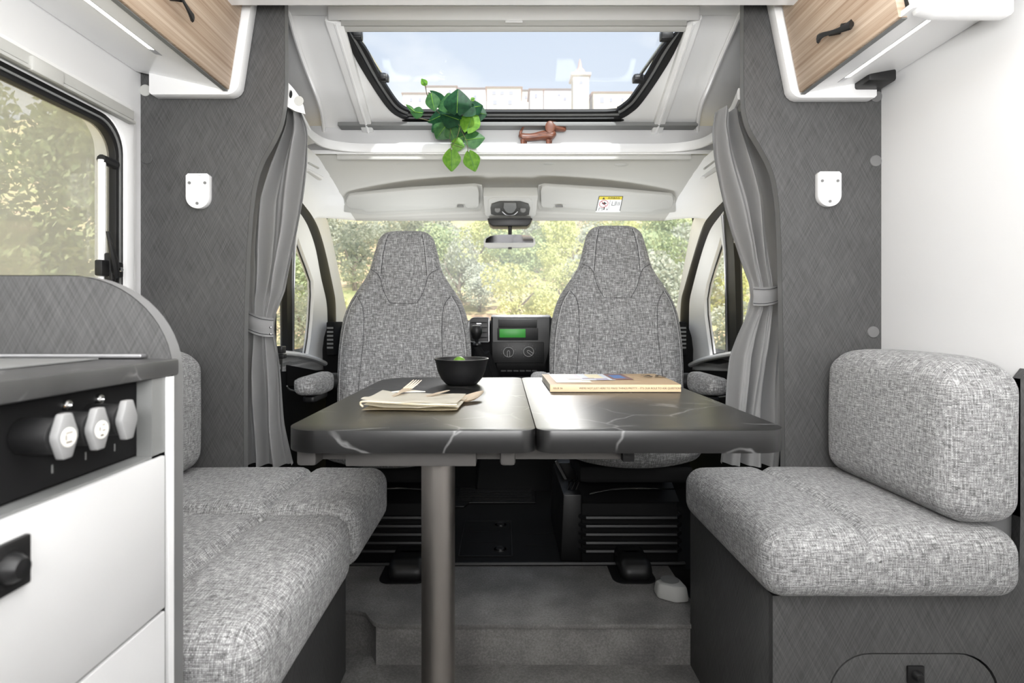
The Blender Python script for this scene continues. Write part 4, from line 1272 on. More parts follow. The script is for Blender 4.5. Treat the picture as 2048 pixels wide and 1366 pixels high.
# ---------------------------------------------------------------- table
ZT = .835
tb = thing('table', 'black marble-look dining table with rounded corners on an aluminium post', 'table', (.07, 1.3, 0))
def rpoly(x0, x1, y0, y1, rs, n=8):
    out = []
    cs = [((x0, y0), 180, rs[0]), ((x1, y0), 270, rs[1]), ((x1, y1), 0, rs[2]), ((x0, y1), 90, rs[3])]
    sx_ = [1, -1, -1, 1]; sy_ = [1, 1, -1, -1]
    for i, ((x, y), a, r) in enumerate(cs):
        out += arc(x+sx_[i]*r, y+sy_[i]*r, r, a, a+90, n)
    return out
tl = rpoly(-.388, .0555, .966, 1.835, (.062, .030, .03, .10), 10)
tr_ = rpoly(.0570, .500, .966, 1.835, (.030, .052, .06, .03), 10)
for q, nm in ((tl, 'table_leaf'), (tr_, 'table_leaf')):
    f = B(); plate(f, [(x, y, ZT) for x, y in q], (), (0, 0, -.039)); obj(nm, f, M['marble'], tb, bevel=.0012)
TX = -.140
f = B(); lathe(f, [(.0355, 0), (.0355, .770)], (TX, 1.19, 0), 'z', 48); obj('table_post', f, M['alu'], tb)
f = B(); lathe(f, [(.06, .0), (.06, .006), (.045, .012), (.037, .02)], (TX, 1.19, 0), 'z', 40); obj('floor_socket', f, M['alu'], tb)
f = B(); box(f, P(691, 0, 1.07).x, P(952, 0, 1.07).x, 1.07, 1.32, ZT-.089, ZT-.0395); obj('support_plate', f, M['frame_grey'], tb, bevel=.0015)
for a, b_ in ((592, 632), (1000, 1031)):
    x0, x1 = P(a, 0, 1.06).x, P(b_, 0, 1.06).x
    f = B(); box(f, x0, x1, 1.06, 1.42, ZT-.086, ZT-.0395); obj('slide_rail', f, M['frame_grey'], tb, bevel=.006)
f = B(); box(f, P(632, 0, 1.1).x, P(1250, 0, 1.1).x, 1.10, 1.14, ZT-.083, ZT-.0395); obj('cross_rail', f, M['frame_grey'], tb, bevel=.001)
f = B(); box(f, P(1246, 0, 1.08).x, P(1269, 0, 1.08).x, 1.08, 1.14, ZT-.083, ZT-.0395); obj('end_stop', f, M['black'], tb, bevel=.001)

# ---------------------------------------------------------------- curtains
def curtain(sg, Lp, Rp, tie, lab):
    ys = [p[0] for p in Lp]
    y0_, y1_ = 218, 930
    base = 1.735
    t = thing('curtain', lab, 'curtain', P((Lp[-1][1]+Rp[-1][1])/2, 935, base))
    nu, nv = 110, 90
    rows = []
    rnd = random.Random(3 if sg < 0 else 8)
    ph = [rnd.uniform(0, 6.28) for _ in range(4)]
    for j in range(nv+1):
        py = y0_+(y1_-y0_)*j/nv
        xl, xr = interp(Lp, py), interp(Rp, py)
        dist = abs(py-tie)
        near_t = math.exp(-(dist/70)**2)
        top = max(0, 1-(py-y0_)/60)
        amp = .034*(1-.5*near_t)*(1-.3*top)
        row = []
        for i in range(nu+1):
            u = i/nu
            w_ = u+.020*math.sin(3*u*PI+ph[0]+py*.003)+.012*math.sin(py*.012+ph[1])
            fold = math.sin(2*PI*w_*3.2+ph[2])*.70+math.sin(2*PI*w_*6.3+ph[3]+py*.003)*.30+math.sin(2*PI*w_*15+py*.01)*.14*(near_t+top)
            fold = math.copysign(abs(fold)**.8, fold)
            px = xl+(xr-xl)*u
            p = P(px, py, base)
            p.y += amp*fold + .010*math.sin(py*.02+u*7)*(1-near_t)
            if u < .06 or u > .94: p.y += .012
            row.append(p)
        rows.append(row)
    f = B(); grid(f, rows); solid(f, .0016)
    obj('curtain_cloth', f, M['curtain'], t, smooth=80)
    return t, base
cL, bL = curtain(-1, [(218, 560), (260, 540), (330, 505), (400, 480), (500, 474), (600, 480), (640, 490), (700, 488), (800, 480), (930, 478)],
                 [(218, 600), (249, 612), (269, 615), (322, 612), (400, 603), (460, 594), (517, 583), (581, 568), (628, 549), (660, 545), (690, 549), (770, 560), (848, 569), (930, 585)],
                 640, 'grey cloth curtain tied back beside the left cab door')
cR, bR = curtain(1, [(218, 1434), (254, 1429), (308, 1435), (389, 1453), (460, 1469), (514, 1485), (568, 1505), (600, 1508), (620, 1506), (671, 1486), (714, 1471), (769, 1462), (801, 1458), (850, 1453), (930, 1447)],
                 [(218, 1510), (308, 1545), (400, 1570), (500, 1575), (570, 1572), (600, 1570), (700, 1572), (930, 1562)],
                 588, 'grey cloth curtain tied back beside the right cab door')
def tieback(t, a, b_, h0, h1, base, sg):
    f = B(); rows = []
    n = 20
    for i in range(n+1):
        u = i/n
        x = a[0]+(b_[0]-a[0])*u
        yt = a[1]+(b_[1]-a[1])*u+5*math.sin(u*PI)
        hh = h0+(h1-h0)*u
        d = base-.022-.014*math.sin(u*PI)
        row = []
        for j in range(9):
            v = j/8
            p = P(x, yt+hh*v, d); p.y += .002*math.cos(v*2*PI*1)+(.002 if .1 < v < .9 else -.001)
            row.append(p)
        rows.append(row)
    # wrap round at the ends
    first = [p+Vector((.006, .012, 0)) for p in rows[0]]; last = [p+Vector((-.006, .012, 0)) for p in rows[-1]]
    rows = [first]+rows+[last]
    grid(f, rows); solid(f, .003)
    tb_ = obj('tieback', f, M['curtain'], t, smooth=60)
    for v in (.10, .90):
        f = B(); tube(f, [r[int(v*8+.5)]+Vector((0, -.0025, 0)) for r in rows[1:-1]], .0009, 5); obj('tieback_seam', f, M['seam'], tb_)
    return tb_
tieback(cL, (486, 616), (547, 636), 42, 38, bL, -1)
tieback(cR, (1507, 573), (1570, 565), 38, 35, bR, 1)
for px, py in ((541, 655), (541, 668)):
    f = B(); lathe(f, [(.0003, 0), (.003, 0), (.003, -.002), (.0003, -.003)], P(px, py, bL-.028), 'y', 10); obj('press_stud', f, M['chrome'], cL)
# ---------------------------------------------------------------- cab seats
def cab_seat(px, ptop, name_lab, arms):
    yb = 2.26                       # front face plane of the back
    cx = (px-CX)*yb/S
    t = thing('cab_seat', name_lab, 'seat', (cx, 2.15, .12))
    dz = (457-ptop)*yb/S
    tabw = [(457, 30), (459, 39), (462, 45), (468, 52), (476, 57), (490, 61), (510, 66), (530, 71), (545, 76), (560, 85), (580, 99), (600, 112), (620, 121), (640, 127), (665, 131), (700, 134), (740, 135), (800, 134), (880, 128)]
    pys = []
    q = 457.0
    while q < 880:
        pys.append(q); q += 1.6 if q < 470 else (4 if q < 500 else 8)
    def hw(py): return interp(tabw, py)*yb/S
    def th(py): return interp([(457, .012), (460, .024), (466, .036), (480, .047), (560, .055), (640, .065), (760, .07), (880, .07)], py)
    def yc(py): return yb+.06+interp([(457, .015), (520, 0), (600, .0), (760, -.03), (880, -.06)], py)
    def fy(x, py):
        """front surface y at (x, py)"""
        W_ = hw(py); u = min(1, abs(x)/W_)
        T = th(py)
        y = yc(py)-T*max(0, (1-u**2.6))**(1/2.6)
        bol = interp([(457, 0), (500, .010), (560, .014), (620, .022), (760, .024), (880, .02)], py)
        y -= bol*math.exp(-((u-.78)/.16)**2)
        return y
    rows = []
    nb = 72
    for py in pys:
        W_, T, c_ = hw(py), th(py), yc(py)
        z = ZC-(py-CY)*yb/S+dz
        row = []
        for i in range(nb):
            a = 2*PI*i/nb
            ca, sa = math.cos(a), math.sin(a)
            x = W_*math.copysign(abs(ca)**(2/2.6), ca)
            if sa < 0: y = fy(x, py)
            else: y = c_+T*abs(sa)**(2/2.6)
            row.append(Vector((cx+x, y, z)))
        rows.append(row)
    f = B(); vs = grid(f, rows, closed=True); f.faces.new(vs[0]); f.faces.new(list(reversed(vs[-1])))
    back = obj('backrest', f, M['seat_fabric'], t, smooth=70)
    k_ = yb/S
    def line(pts, nm, m, r, out=.0006, par=back):
        pp = cat([(a, b) for a, b in pts], 8)
        path = []
        for q_ in pp:
            x = q_.x*k_; py = q_.y
            lim = hw(py)*.995
            x = max(-lim, min(lim, x))
            path.append(Vector((cx+x, fy(x, py)-out, ZC-(py-CY)*k_+dz)))
        f = B(); tube(f, path, r, 6); obj(nm, f, m, par)
    for s in (-1, 1):
        line([(s*34, 466), (s*41, 500), (s*46, 552)], 'seam', M['seam'], .0012)
        line([(s*36.5, 466), (s*43.5, 500), (s*48.5, 552)], 'stitching', M['piping'], .0009)
        line([(s*68, 538), (s*50, 551), (s*40, 582), (s*27, 606)], 'seam', M['seam'], .0012)
        line([(s*94, 592), (s*80, 618), (s*78, 680), (s*84, 760), (s*86, 830)], 'seam', M['seam'], .0012)
        line([(s*94, 592), (s*110, 622), (s*122, 680), (s*126, 760), (s*124, 830)], 'stitching', M['piping'], .0011)
        line([(s*96.5, 592), (s*112.5, 622), (s*124.5, 680), (s*128.5, 760), (s*126, 830)], 'seam', M['seam'], .0010)
    line([(-27, 606), (0, 607), (27, 606)], 'seam', M['seam'], .0011)
    # seat cushion pointing to the camera
    def fn(p, u, h):
        if u[1] < 0:
            p.y += .055*(u[0]**2)*(-u[1])
            if u[2] < 0: p.z += .030*(u[0]**2)*(-u[1])*(-u[2])
        p.z += .014*(abs(u[0])**3)
        return p
    f = B(); cushion(f, cx-.255, cx+.255, 1.86, 2.30, .515, .665, .062, .016, fn); obj('seat_pad', f, M['seat_fabric'], t, smooth=80)
    # armrests
    for ax, front in arms:
        f = B()
        def fa(p, u, h):
            if u[1] < 0: p.z += .018*(-u[1])*(1-max(0, u[2]))
            return p
        cushion(f, cx+ax-.038, cx+ax+.038, front, 2.27, .735, .815, .026, .012, fa); ar = obj('armrest', f, M['seat_fabric'], t, smooth=80)
        f = B(); cushion(f, cx+ax-.024, cx+ax+.024, front+.06, 2.22, .715, .742, .01, .02); obj('armrest_base', f, M['black'], ar, smooth=60)
        f = B(); lathe(f, [(.001, -.03), (.035, -.03), (.035, .03), (.001, .03)], (cx+ax*.93, 2.29, .77), 'x', 20); obj('armrest_pivot', f, M['black'], ar)
    # swivel, tray and pedestal
    f = B(); cushion(f, cx-.20, cx+.20, 1.93, 2.33, .455, .520, .02, .03); obj('seat_pan', f, M['soft_black'], t)
    f = B(); lathe(f, [(.001, .44), (.19, .44), (.20, .45), (.20, .458), (.001, .458)], (cx, 2.2, 0), 'z', 40); obj('swivel_plate', f, M['black'], t)
    f = B(); box(f, cx-.17, cx+.19, 2.08, 2.5, .12, .34)
    ped = obj('pedestal', f, M['soft_black'], t, bevel=.006)
    for i in range(5):
        f = B(); z = .165+i*.031
        tube(f, [(cx-.165, 2.35, z), (cx-.172, 2.09, z), (cx-.155, 2.072, z), (cx+.18, 2.072, z), (cx+.196, 2.09, z), (cx+.19, 2.35, z)], .010, 8, sy=1.0); obj('bellows_rib', f, M['black'], ped)
    f = B(); plate(f, [(cx-.18, 2.10, .34), (cx+.20, 2.10, .34), (cx+.19, 2.26, .44), (cx-.17, 2.26, .44)], (), (0, .01, 0)); obj('pedestal_slope', f, M['black'], ped)
    f = B(); tube(f, cat([(cx-.15, 2.02, .395), (cx-.08, 1.995, .418), (cx+.02, 1.99, .424), (cx+.11, 1.995, .42), (cx+.16, 2.02, .412)], 5), .0028, 6); obj('release_bar', f, M['chrome'], t)
    return t
cab_seat(807, 457, 'grey woven swivel cab seat, the left one behind the bowl', [(-.315, 2.00)])
cab_seat(1235, 446, 'grey woven swivel cab seat, the right one behind the magazine', [(.315, 2.00), (-.315, 2.06)])
# side boxes beside the right pedestal
sb = thing('seat_side_cover', 'black plastic side cover left of the right seat pedestal', 'cover', (.25, 2.2, .12))
f = B(); a0, a1 = P(1118, 0, 2.15).x, P(1163, 0, 2.1).x
plate(f, [(a0, 2.09, .12), (a1, 2.09, .12), (a1, 2.09, .37), (a0+.015, 2.12, .40), (a0, 2.2, .40)][0:3]+[(a0+.01, 2.09, .37)], (), (0, .45, 0)); obj('cover_body', f, M['black'], sb, bevel=.006)
for i in range(3):
    f = B(); tube(f, [(a0+.03+.016*i, 2.10, .385), (a0+.035+.016*i, 2.10, .415), (a0+.045+.016*i, 2.12, .415)], .005, 8); obj('control_lever', f, M['rubber'], sb)
f = B(); q = [P(1115, 925, 2.3), P(1180, 925, 2.3), P(1180, 960, 2.3), P(1135, 968, 2.3)]
plate(f, q, (), (0, .3, 0)); tray = obj('storage_tray', f, M['black'], None, bevel=.01); tag(tray, 'black storage tray beside the right seat, below the table', 'tray')
f = B(); tube(f, [P(1112, 922, 2.29), P(1133, 962, 2.29), P(1140, 967, 2.29), P(1176, 963, 2.29)], .006, 6); o = obj('tray_rim', f, M['mid_grey'], tray)
# black floor bumps and grey cap
for px0, px1, lab in ((772, 846, 'black plastic cover lump on the step behind the table post'), (1246, 1310, 'black plastic cover lump on the step below the right cab seat')):
    a, b_ = P(px0, 1166, 1.905), P(px1, 1166, 1.905)
    t = thing('rail_cover', lab, 'cover', ((a.x+b_.x)/2, 1.93, ZS))
    f = B(); plate(f, [(x, y, ZS+.0005) for x, y in rpoly(a.x-.03, b_.x+.01, 1.90, 2.06, (.04, .04, .001, .001), 6)], (), (0, 0, .003)); obj('cover_base', f, M['rubber'], t)
    def fb(p, u, h):
        if u[2] > 0: p.y += .02*u[2]*(1 if u[1] < 0 else 0); 
        return p
    f = B(); cushion(f, a.x, b_.x, 1.915, 2.09, ZS-.01, ZS+.065, .028, .008, fb); obj('cover_dome', f, M['black'], t, smooth=70)
gc = P(1340, 1170, 1.83)
t = thing('table_holder', 'light grey plastic wedge on the step against the right bench', 'holder', (gc.x, gc.y, ZS))
f = B()
wq = [(-.050, -.03), (-.052, .02), (-.01, .052), (.048, .045), (.048, -.055), (.0, -.062)]
vb = [f.verts.new((gc.x+a, gc.y+b_, ZS)) for a, b_ in wq]; vt = [f.verts.new((gc.x+a*.86, gc.y+b_*.86, ZS+(.050 if b_ < .01 else .038))) for a, b_ in wq]
f.faces.new(list(reversed(vb))); f.faces.new(vt)
for i in range(6):
    j = (i+1) % 6; f.faces.new((vb[i], vb[j], vt[j], vt[i]))
obj('wedge_body', f, M['visor'], t, bevel=.010)
f = B(); lathe(f, [(.001, .052), (.014, .051), (.03, .049)], (gc.x, gc.y, ZS), 'z', 16); obj('wedge_dish', f, M['mid_grey'], t)
# seat belt buckle at left
bk = P(559, 700, 1.98)
t = thing('seat_belt_buckle', 'black seat belt holder with metal tongue beside the left curtain', 'buckle', bk+Vector((0, 0, -.08)))
f = B(); box(f, bk.x-.012, bk.x+.016, bk.y-.02, bk.y+.02, bk.z-.012, bk.z+.014); box(f, bk.x-.008, bk.x+.02, bk.y-.015, bk.y+.015, bk.z-.03, bk.z-.014); obj('buckle_body', f, M['black'], t, bevel=.003)
f = B(); plate(f, [bk+Vector((-.004, -.01, -.03)), bk+Vector((.014, -.01, -.03)), bk+Vector((.012, -.01, -.075)), bk+Vector((.0, -.01, -.075))], [[bk+Vector((.002, -.01, -.05)), bk+Vector((.009, -.01, -.05)), bk+Vector((.008, -.01, -.068)), bk+Vector((.003, -.01, -.068))]], (0, .003, 0)); obj('metal_tongue', f, M['chrome'], t)
f = B(); box(f, bk.x-.035, bk.x-.012, bk.y-.004, bk.y+.004, bk.z-.7, bk.z+.25); obj('belt_webbing', f, M['rubber'], t)

# ---------------------------------------------------------------- dashboard
db = thing('dashboard', 'black van dashboard with centre stack behind the cab seats', 'dashboard', (0, 3.1, .12))
dp = [(2.98, .12), (2.98, .60), (2.93, .80), (2.92, .93), (2.95, .985), (3.03, 1.005), (3.20, .995), (3.42, .94), (3.42, .12)]
f = B(); rows = []
for x in (-.95, -.75, -.35, -.20, .24, .40, .80, .99):
    add = .012 if abs(x) < .3 else 0
    rows.append([Vector((x, y, z+add)) for y, z in dp])
vs = grid(f, rows, closed=True); f.faces.new(vs[0]); f.faces.new(list(reversed(vs[-1])))
obj('dash_body', f, M['soft_black'], db, smooth=50)
f = B(); rows = []
for z, y0_, hw_ in ((1.042, 2.93, .135), (1.046, 2.90, .150), (1.035, 2.875, .155), (.90, 2.865, .155), (.86, 2.862, .150), (.80, 2.87, .135), (.745, 2.88, .13), (.725, 2.90, .16), (.60, 2.90, .19), (.30, 2.93, .22), (.12, 2.94, .24)):
    xc = (1042-CX)*2.88/S
    rows.append([Vector((xc-hw_, 3.10, z)), Vector((xc-hw_, y0_+.01, z)), Vector((xc-hw_+.01, y0_, z)), Vector((xc+hw_-.01, y0_, z)), Vector((xc+hw_, y0_+.01, z)), Vector((xc+hw_, 3.10, z))])
grid(f, rows); obj('centre_stack', f, M['black'], db, smooth=40)
DY = 2.862
def dq(px0, px1, py0, py1, d0=DY, t=.006):
    a, b_ = P(px0, py1, d0), P(px1, py0, d0)
    return (a.x, b_.x, d0-t, d0+.004, a.z, b_.z)
f = B(); box(f, *dq(997, 1074, 638, 655)); obj('upper_tray', f, M['rubber'], db, bevel=.002)
f = B(); box(f, *dq(995, 1076, 656, 680)); rd = obj('radio', f, M['rubber'], db, bevel=.002)
f = B(); box(f, *dq(999, 1051, 658, 675, DY-.005, .003)); obj('display', f, M['screen'], rd, bevel=.001)
f = B(); box(f, *dq(984, 1088, 684, 726, DY, .004)); cp = obj('climate_panel', f, M['black'], db, bevel=.003)
for px, py, an in ((1017, 704, -90), (1057, 703, -35)):
    c = P(px, py, DY-.006)
    f = B(); lathe(f, [(.001, -.016), (.022, -.016), (.025, -.012), (.026, 0)], c, 'y', 28); kn = obj('climate_knob', f, M['rubber'], cp)
    f = B(); rr = [c+Vector((.0255*math.cos(a*PI/16), -.014, .0245*math.sin(a*PI/16))) for a in range(33)]; tube(f, rr, .0013, 6, cap=False); obj('knob_ring', f, M['piping'], kn)
    an = math.radians(an); d_ = Vector((math.cos(an), 0, math.sin(an))); n_ = Vector((-d_.z, 0, d_.x))
    pts = [c+d_*.024+n_*.006, c-d_*.002+n_*.006, c-d_*.008+n_*.003, c-d_*.008-n_*.003, c-d_*.002-n_*.006, c+d_*.024-n_*.006]
    f = B(); tube(f, [p+Vector((0, -.018, 0)) for p in pts], .0012, 6); obj('pointer_outline', f, M['piping'], kn)
    for j in range(9):
        a = math.radians(-50+j*35)
        f = B(); lathe(f, [(.0003, 0), (.0014, 0), (.0014, -.001), (.0003, -.001)], c+Vector((.037*math.cos(a), .002, .035*math.sin(a))), 'y', 6); obj('scale_dot', f, M['mid_grey'], cp)
f = B(); box(f, *dq(998, 1076, 737, 744, 2.885, .006)); sw = obj('switch_row', f, M['rubber'], db, bevel=.001)
for i in range(6):
    f = B(); box(f, *dq(1002+i*12.4, 1012+i*12.4, 738.5, 743, 2.879, .002)); obj('switch', f, M['black'], sw)
for px0, px1 in ((938, 978), (1096, 1140)):
    a, b_ = P(px0, 684, 2.90), P(px1, 635, 2.90)
    f = B(); q = rpoly(a.x, b_.x, a.z, b_.z, (.02, .006, .006, .03), 5); q2 = [(a.x+.006+(x-a.x)*.9, a.z+.005+(z-a.z)*.92) for x, z in q]
    f = B(); plate(f, [(x, 2.90, z) for x, z in q], (), (0, .12, 0)); vt = obj('vent_housing', f, M['black'], db)
    f = B(); tube(f, [Vector((x, 2.897, z)) for x, z in q]+[Vector((q[0][0], 2.897, q[0][1]))], .0022, 6); obj('vent_surround', f, M['silver'], vt)
    for i in range(4):
        z = a.z+.022+i*.026
        f = B(); box(f, a.x+.012, b_.x-.010, 2.890, 2.899, z, z+.004); obj('vent_vane', f, M['mid_grey'] if False else M['soft_black'], vt)
    f = B(); box(f, (a.x+b_.x)/2-.012, (a.x+b_.x)/2+.012, 2.886, 2.898, b_.z-.034, b_.z-.029); obj('vent_tab', f, M['silver'], vt)
for px, sg in ((661, -1), (1366, 1)):
    c = P(px, 678, 2.84)
    f = B(); box(f, c.x-.022, c.x+.02, 2.84, 3.0, .84, 1.01); vt = obj('vent_housing', f, M['soft_black'], db, bevel=.006)
    for i in range(6):
        f = B(); box(f, c.x-.016, c.x+.014, 2.834, 2.842, .875+i*.02, .884+i*.02); obj('vent_vane', f, M['mid_grey'], vt)
# gear lever
gl = thing('gear_lever', 'black gear lever with round knob and silver cap in front of the dashboard', 'lever', P(965, 745, 2.74))
g0 = P(953, 664, 2.72)
f = B(); lathe(f, [(.001, -.036), (.012, -.035), (.021, -.022), (.027, -.004), (.0275, .012), (.023, .027), (.017, .033), (.001, .034)], g0, 'z', 28); obj('knob', f, M['black'], gl)
f = B(); rr = [g0+Vector((.018*math.cos(a*PI/12), .014*math.sin(a*PI/12)-.004, .030)) for a in range(25)]; tube(f, rr, .0022, 6, cap=False); obj('knob_cap_ring', f, M['chrome'], gl)
f = B(); tube(f, [g0+Vector((0, 0, -.03)), g0+Vector((.002, .01, -.055))], .009, 10); obj('lever_stick', f, M['rubber'], gl)
f = B(); lathe(f, [(.010, .012), (.020, .004), (.021, -.004), (.012, -.012)], g0+Vector((.002, .01, -.06)), 'z', 20); obj('collar', f, M['black'], gl)
f = B(); tube(f, [g0+Vector((.0, .01, -.068)), g0+Vector((.012, .02, -.10)), g0+Vector((.03, .05, -.20)), g0+Vector((.06, .10, -.30))], [.016, .024, .038, .06], 12); obj('gaiter', f, M['soft_black'], gl)
f = B(); tube(f, [P(968, 706, 2.80), P(980, 740, 2.82), P(992, 775, 2.84)], [.03, .035, .04], 10); obj('lever_console', f, M['soft_black'], gl)

# ---------------------------------------------------------------- visors, console, mirror
def VP(px, py, off=0):
    k_ = (CY-py)/S
    y = (1.80-off)/(k_+.5)
    return Vector(((px-CX)*y/S, y, ZC+k_*y))
def visor(pts, lab, rec):
    t = thing('sun_visor', lab, 'visor', VP(*pts[0]))
    nrm = Vector((0, -.5, -1)).normalized()
    f = B(); plate(f, [VP(*p) for p in pts], (), -nrm*.016); v = obj('visor_body', f, M['visor'], t, bevel=.004)
    f = B(); plate(f, [VP(*p, off=-.022) for p in rec], (), -nrm*.008); obj('visor_recess', f, M['light_grey'], t, bevel=.002)
    return t, v
vl, vbo = visor([(697, 393), (702, 391), (820, 380), (945, 373), (954, 375), (958, 384), (958, 410), (955, 416), (934, 417), (930, 412), (914, 413), (910, 417), (733, 425), (724, 419), (700, 418), (694, 412), (692, 402)],
                'grey sun visor folded up at the left of the windscreen header', [(688, 396), (695, 388), (820, 376), (950, 369), (964, 372), (966, 384), (965, 410), (960, 420), (737, 430), (688, 424)])
vr, vbo2 = visor([(1345, 393), (1340, 391), (1220, 381), (1092, 373), (1084, 375), (1081, 384), (1082, 411), (1086, 416), (1105, 417), (1110, 412), (1126, 413), (1130, 417), (1300, 427), (1310, 420), (1338, 419), (1344, 414), (1347, 402)],
                 'grey sun visor with airbag warning label at the right of the windscreen header', [(1351, 396), (1343, 388), (1220, 377), (1088, 369), (1077, 372), (1074, 384), (1075, 410), (1080, 420), (1303, 431), (1351, 424)])
for v, px in ((vbo, 921), (vbo2, 1118)):
    f = B(); a, b_ = VP(px-7, 411, off=.004), VP(px+7, 416, off=.004); box(f, a.x, b_.x, a.y-.004, a.y+.004, b_.z, a.z); obj('visor_clip', f, M['mid_grey'], v, bevel=.001)
# airbag label
def LB(u, v, off=.0005):
    """label coordinates: u,v in 0..1 on the visor"""
    px = 1192+(2.2)*(1-v)*0+(u*49)+(1-v)*0+ (6*(1-v)) -0*v
    return VP(1193+(1-v)*6+u*46, 393+v*29, off=off)
def lq(bm, u0, v0, u1, v1, off):
    vs = [bm.verts.new(LB(u, v, off)) for u, v in ((u0, v0), (u0, v1), (u1, v1), (u1, v0))]
    bm.faces.new(vs); return bm
M['lab_white'] = mat('label_white', (236, 238, 238), .5); M['lab_yellow'] = mat('label_yellow', (214, 196, 40), .5)
M['lab_black'] = mat('label_black', (30, 30, 30), .5); M['lab_red'] = mat('label_red', (190, 40, 60), .5)
lb_ = lq(B(), -.03, -.02, 1.03, 1.08, .001); la = obj('warning_label', lb_, M['lab_white'], vbo2, recalc=False)
ol = B()
lq(ol, -.03, -.02, 1.03, .005, .0014); lq(ol, -.03, .0, 0, 1.0, .0014); lq(ol, 1.0, .0, 1.03, 1.0, .0014); lq(ol, .50, .25, .51, .9, .0014)
for u0, v0, u1, v1 in ((.60, .34, .62, .62), (.60, .60, .74, .63), (.73, .34, .75, .62), (.78, .34, .80, .62), (.86, .38, .88, .62), (.92, .38, .94, .62), (.08, .78, .24, .81), (.08, .78, .10, .98), (.22, .78, .24, .98), (.28, .74, .33, .92), (.42, .84, .46, .94), (.17, .44, .36, .52), (.24, .38, .30, .58)):
    lq(ol, u0, v0, u1, v1, .0014)
obj('label_print', ol, M['lab_black'], vbo2, recalc=False)
yl = lq(B(), .0, .005, 1.0, .22, .0013); obj('label_header', yl, M['lab_yellow'], vbo2, recalc=False)
f = B()
vs_ = [f.verts.new(LB(u, v, .0018)) for u, v in ((.14, .20), (.26, .20), (.20, .04))]; f.faces.new(vs_)
obj('warning_triangle', f, M['lab_black'], vbo2, recalc=False)
c0 = LB(.38, .115, .002); ux = (LB(1, .115)-LB(0, .115)).normalized(); uy = (LB(.4, 0)-LB(.4, 1)).normalized(); uy = (uy-ux*uy.dot(ux)).normalized(); uz = ux.cross(uy)
rot = Matrix((ux, uy, uz)).transposed()
textmesh('label_text', 'AIRBAG', .0155, M['lab_black'], c0, rot, vbo2)
f = B(); cr_ = [LB(.25+.185*math.cos(a*PI/12), .50+.235*math.sin(a*PI/12), .002) for a in range(25)]; tube(f, cr_, .0011, 5, cap=False); tube(f, [LB(.13, .33, .002), LB(.37, .67, .002)], .0010, 5); obj('no_child_seat_ring', f, M['lab_red'], vbo2)

oc = thing('overhead_console', 'grey cab reading light console above the mirror', 'console', P(1020, 436, 2.58))
a, b_ = P(976, 435, 2.575), P(1065, 396, 2.555)
def CP(px, py, off=0):
    k_ = (CY-py)/S; y = (1.78-off)/(k_+.5)
    return Vector(((px-CX)*y/S, y, ZC+k_*y))
nC = Vector((0, .5, 1)).normalized()
f = B(); q = [(966, 392), (1076, 392), (1072, 430), (1064, 437), (978, 437), (970, 430)]; plate(f, [CP(*p) for p in q], (), nC*.05); obj('console_body', f, M['visor'], oc, bevel=.004)
f = B(); q = [(977, 400), (984, 396), (1057, 396), (1063, 400), (1065, 425), (1060, 431), (981, 431), (976, 425)]; plate(f, [CP(*p, off=.004) for p in q], (), nC*.01); obj('lamp_frame', f, M['light_grey'], oc, bevel=.003)
f = B(); q = [(983, 409), (999, 404), (1041, 404), (1057, 409), (1060, 417), (1058, 430), (1050, 432), (989, 431), (982, 429), (981, 417)]; plate(f, [CP(*p, off=.010) for p in q], (), nC*.008); lm = obj('lamp_panel', f, mat('dark_grey_plastic', (72, 72, 70), .5), oc, bevel=.002)
f = B(); q = [(1008, 407), (1032, 407), (1033, 416), (1029, 423), (1024, 427), (1016, 427), (1011, 423), (1007, 416)]; plate(f, [CP(*p, off=.016) for p in q], (), nC*.006); obj('lamp_switches', f, M['mid_grey'], lm, bevel=.002)
f = B(); tube(f, cat([CP(1004, 423, .018), CP(1011, 429, .018), CP(1020, 431, .018), CP(1029, 429, .018), CP(1036, 423, .018)], 4), .0025, 6); obj('switch_arc', f, M['silver'], lm)
for px in (995, 1046):
    f = B(); lathe(f, [(.0005, -.002), (.012, -.002), (.014, .002), (.014, .006)], CP(px, 419, .014), 'y', 20); obj('reading_lens', f, M['mid_grey'], lm)
f = B(); q = [(974, 436), (1066, 436), (1060, 448), (1054, 452), (986, 452), (979, 448)]; plate(f, [P(a, b, 2.60) for a, b in q], (), (0, .10, 0)); obj('sensor_cover', f, M['black'], oc, bevel=.006)
rm = thing('rear_view_mirror', 'rear-view mirror hanging on a black stem at the windscreen top', 'mirror', P(1020, 497, 2.62))
f = B(); tube(f, [P(1020, 440, 2.63), P(1020, 455, 2.62), P(1020, 472, 2.62)], [.017, .009, .008], 12); obj('stem', f, M['rubber'], rm)
q = [(967, 485), (969, 477), (978, 472), (1000, 469), (1040, 469), (1062, 471), (1070, 478), (1071, 488), (1066, 493), (1040, 495), (978, 496), (968, 492)]
f = B(); plate(f, [P(a, b, 2.60) for a, b in q], (), (0, .03, 0)); obj('housing', f, M['visor'], rm, bevel=.004)
cm_ = Vector(P(1020, 482, 2.597)); f = B(); plate(f, [cm_+(P(a, b, 2.597)-cm_)*.93+Vector((0, (P(a, b, 2.597).z-cm_.z)*-.35, 0)) for a, b in q], (), (0, .002, 0)); obj('mirror_glass', f, M['mirror'], rm)
f = B(); box(f, cm_.x-.008, cm_.x+.008, 2.60, 2.615, P(0, 498, 2.6).z, P(0, 494, 2.6).z); obj('dip_tab', f, M['black'], rm, bevel=.001)
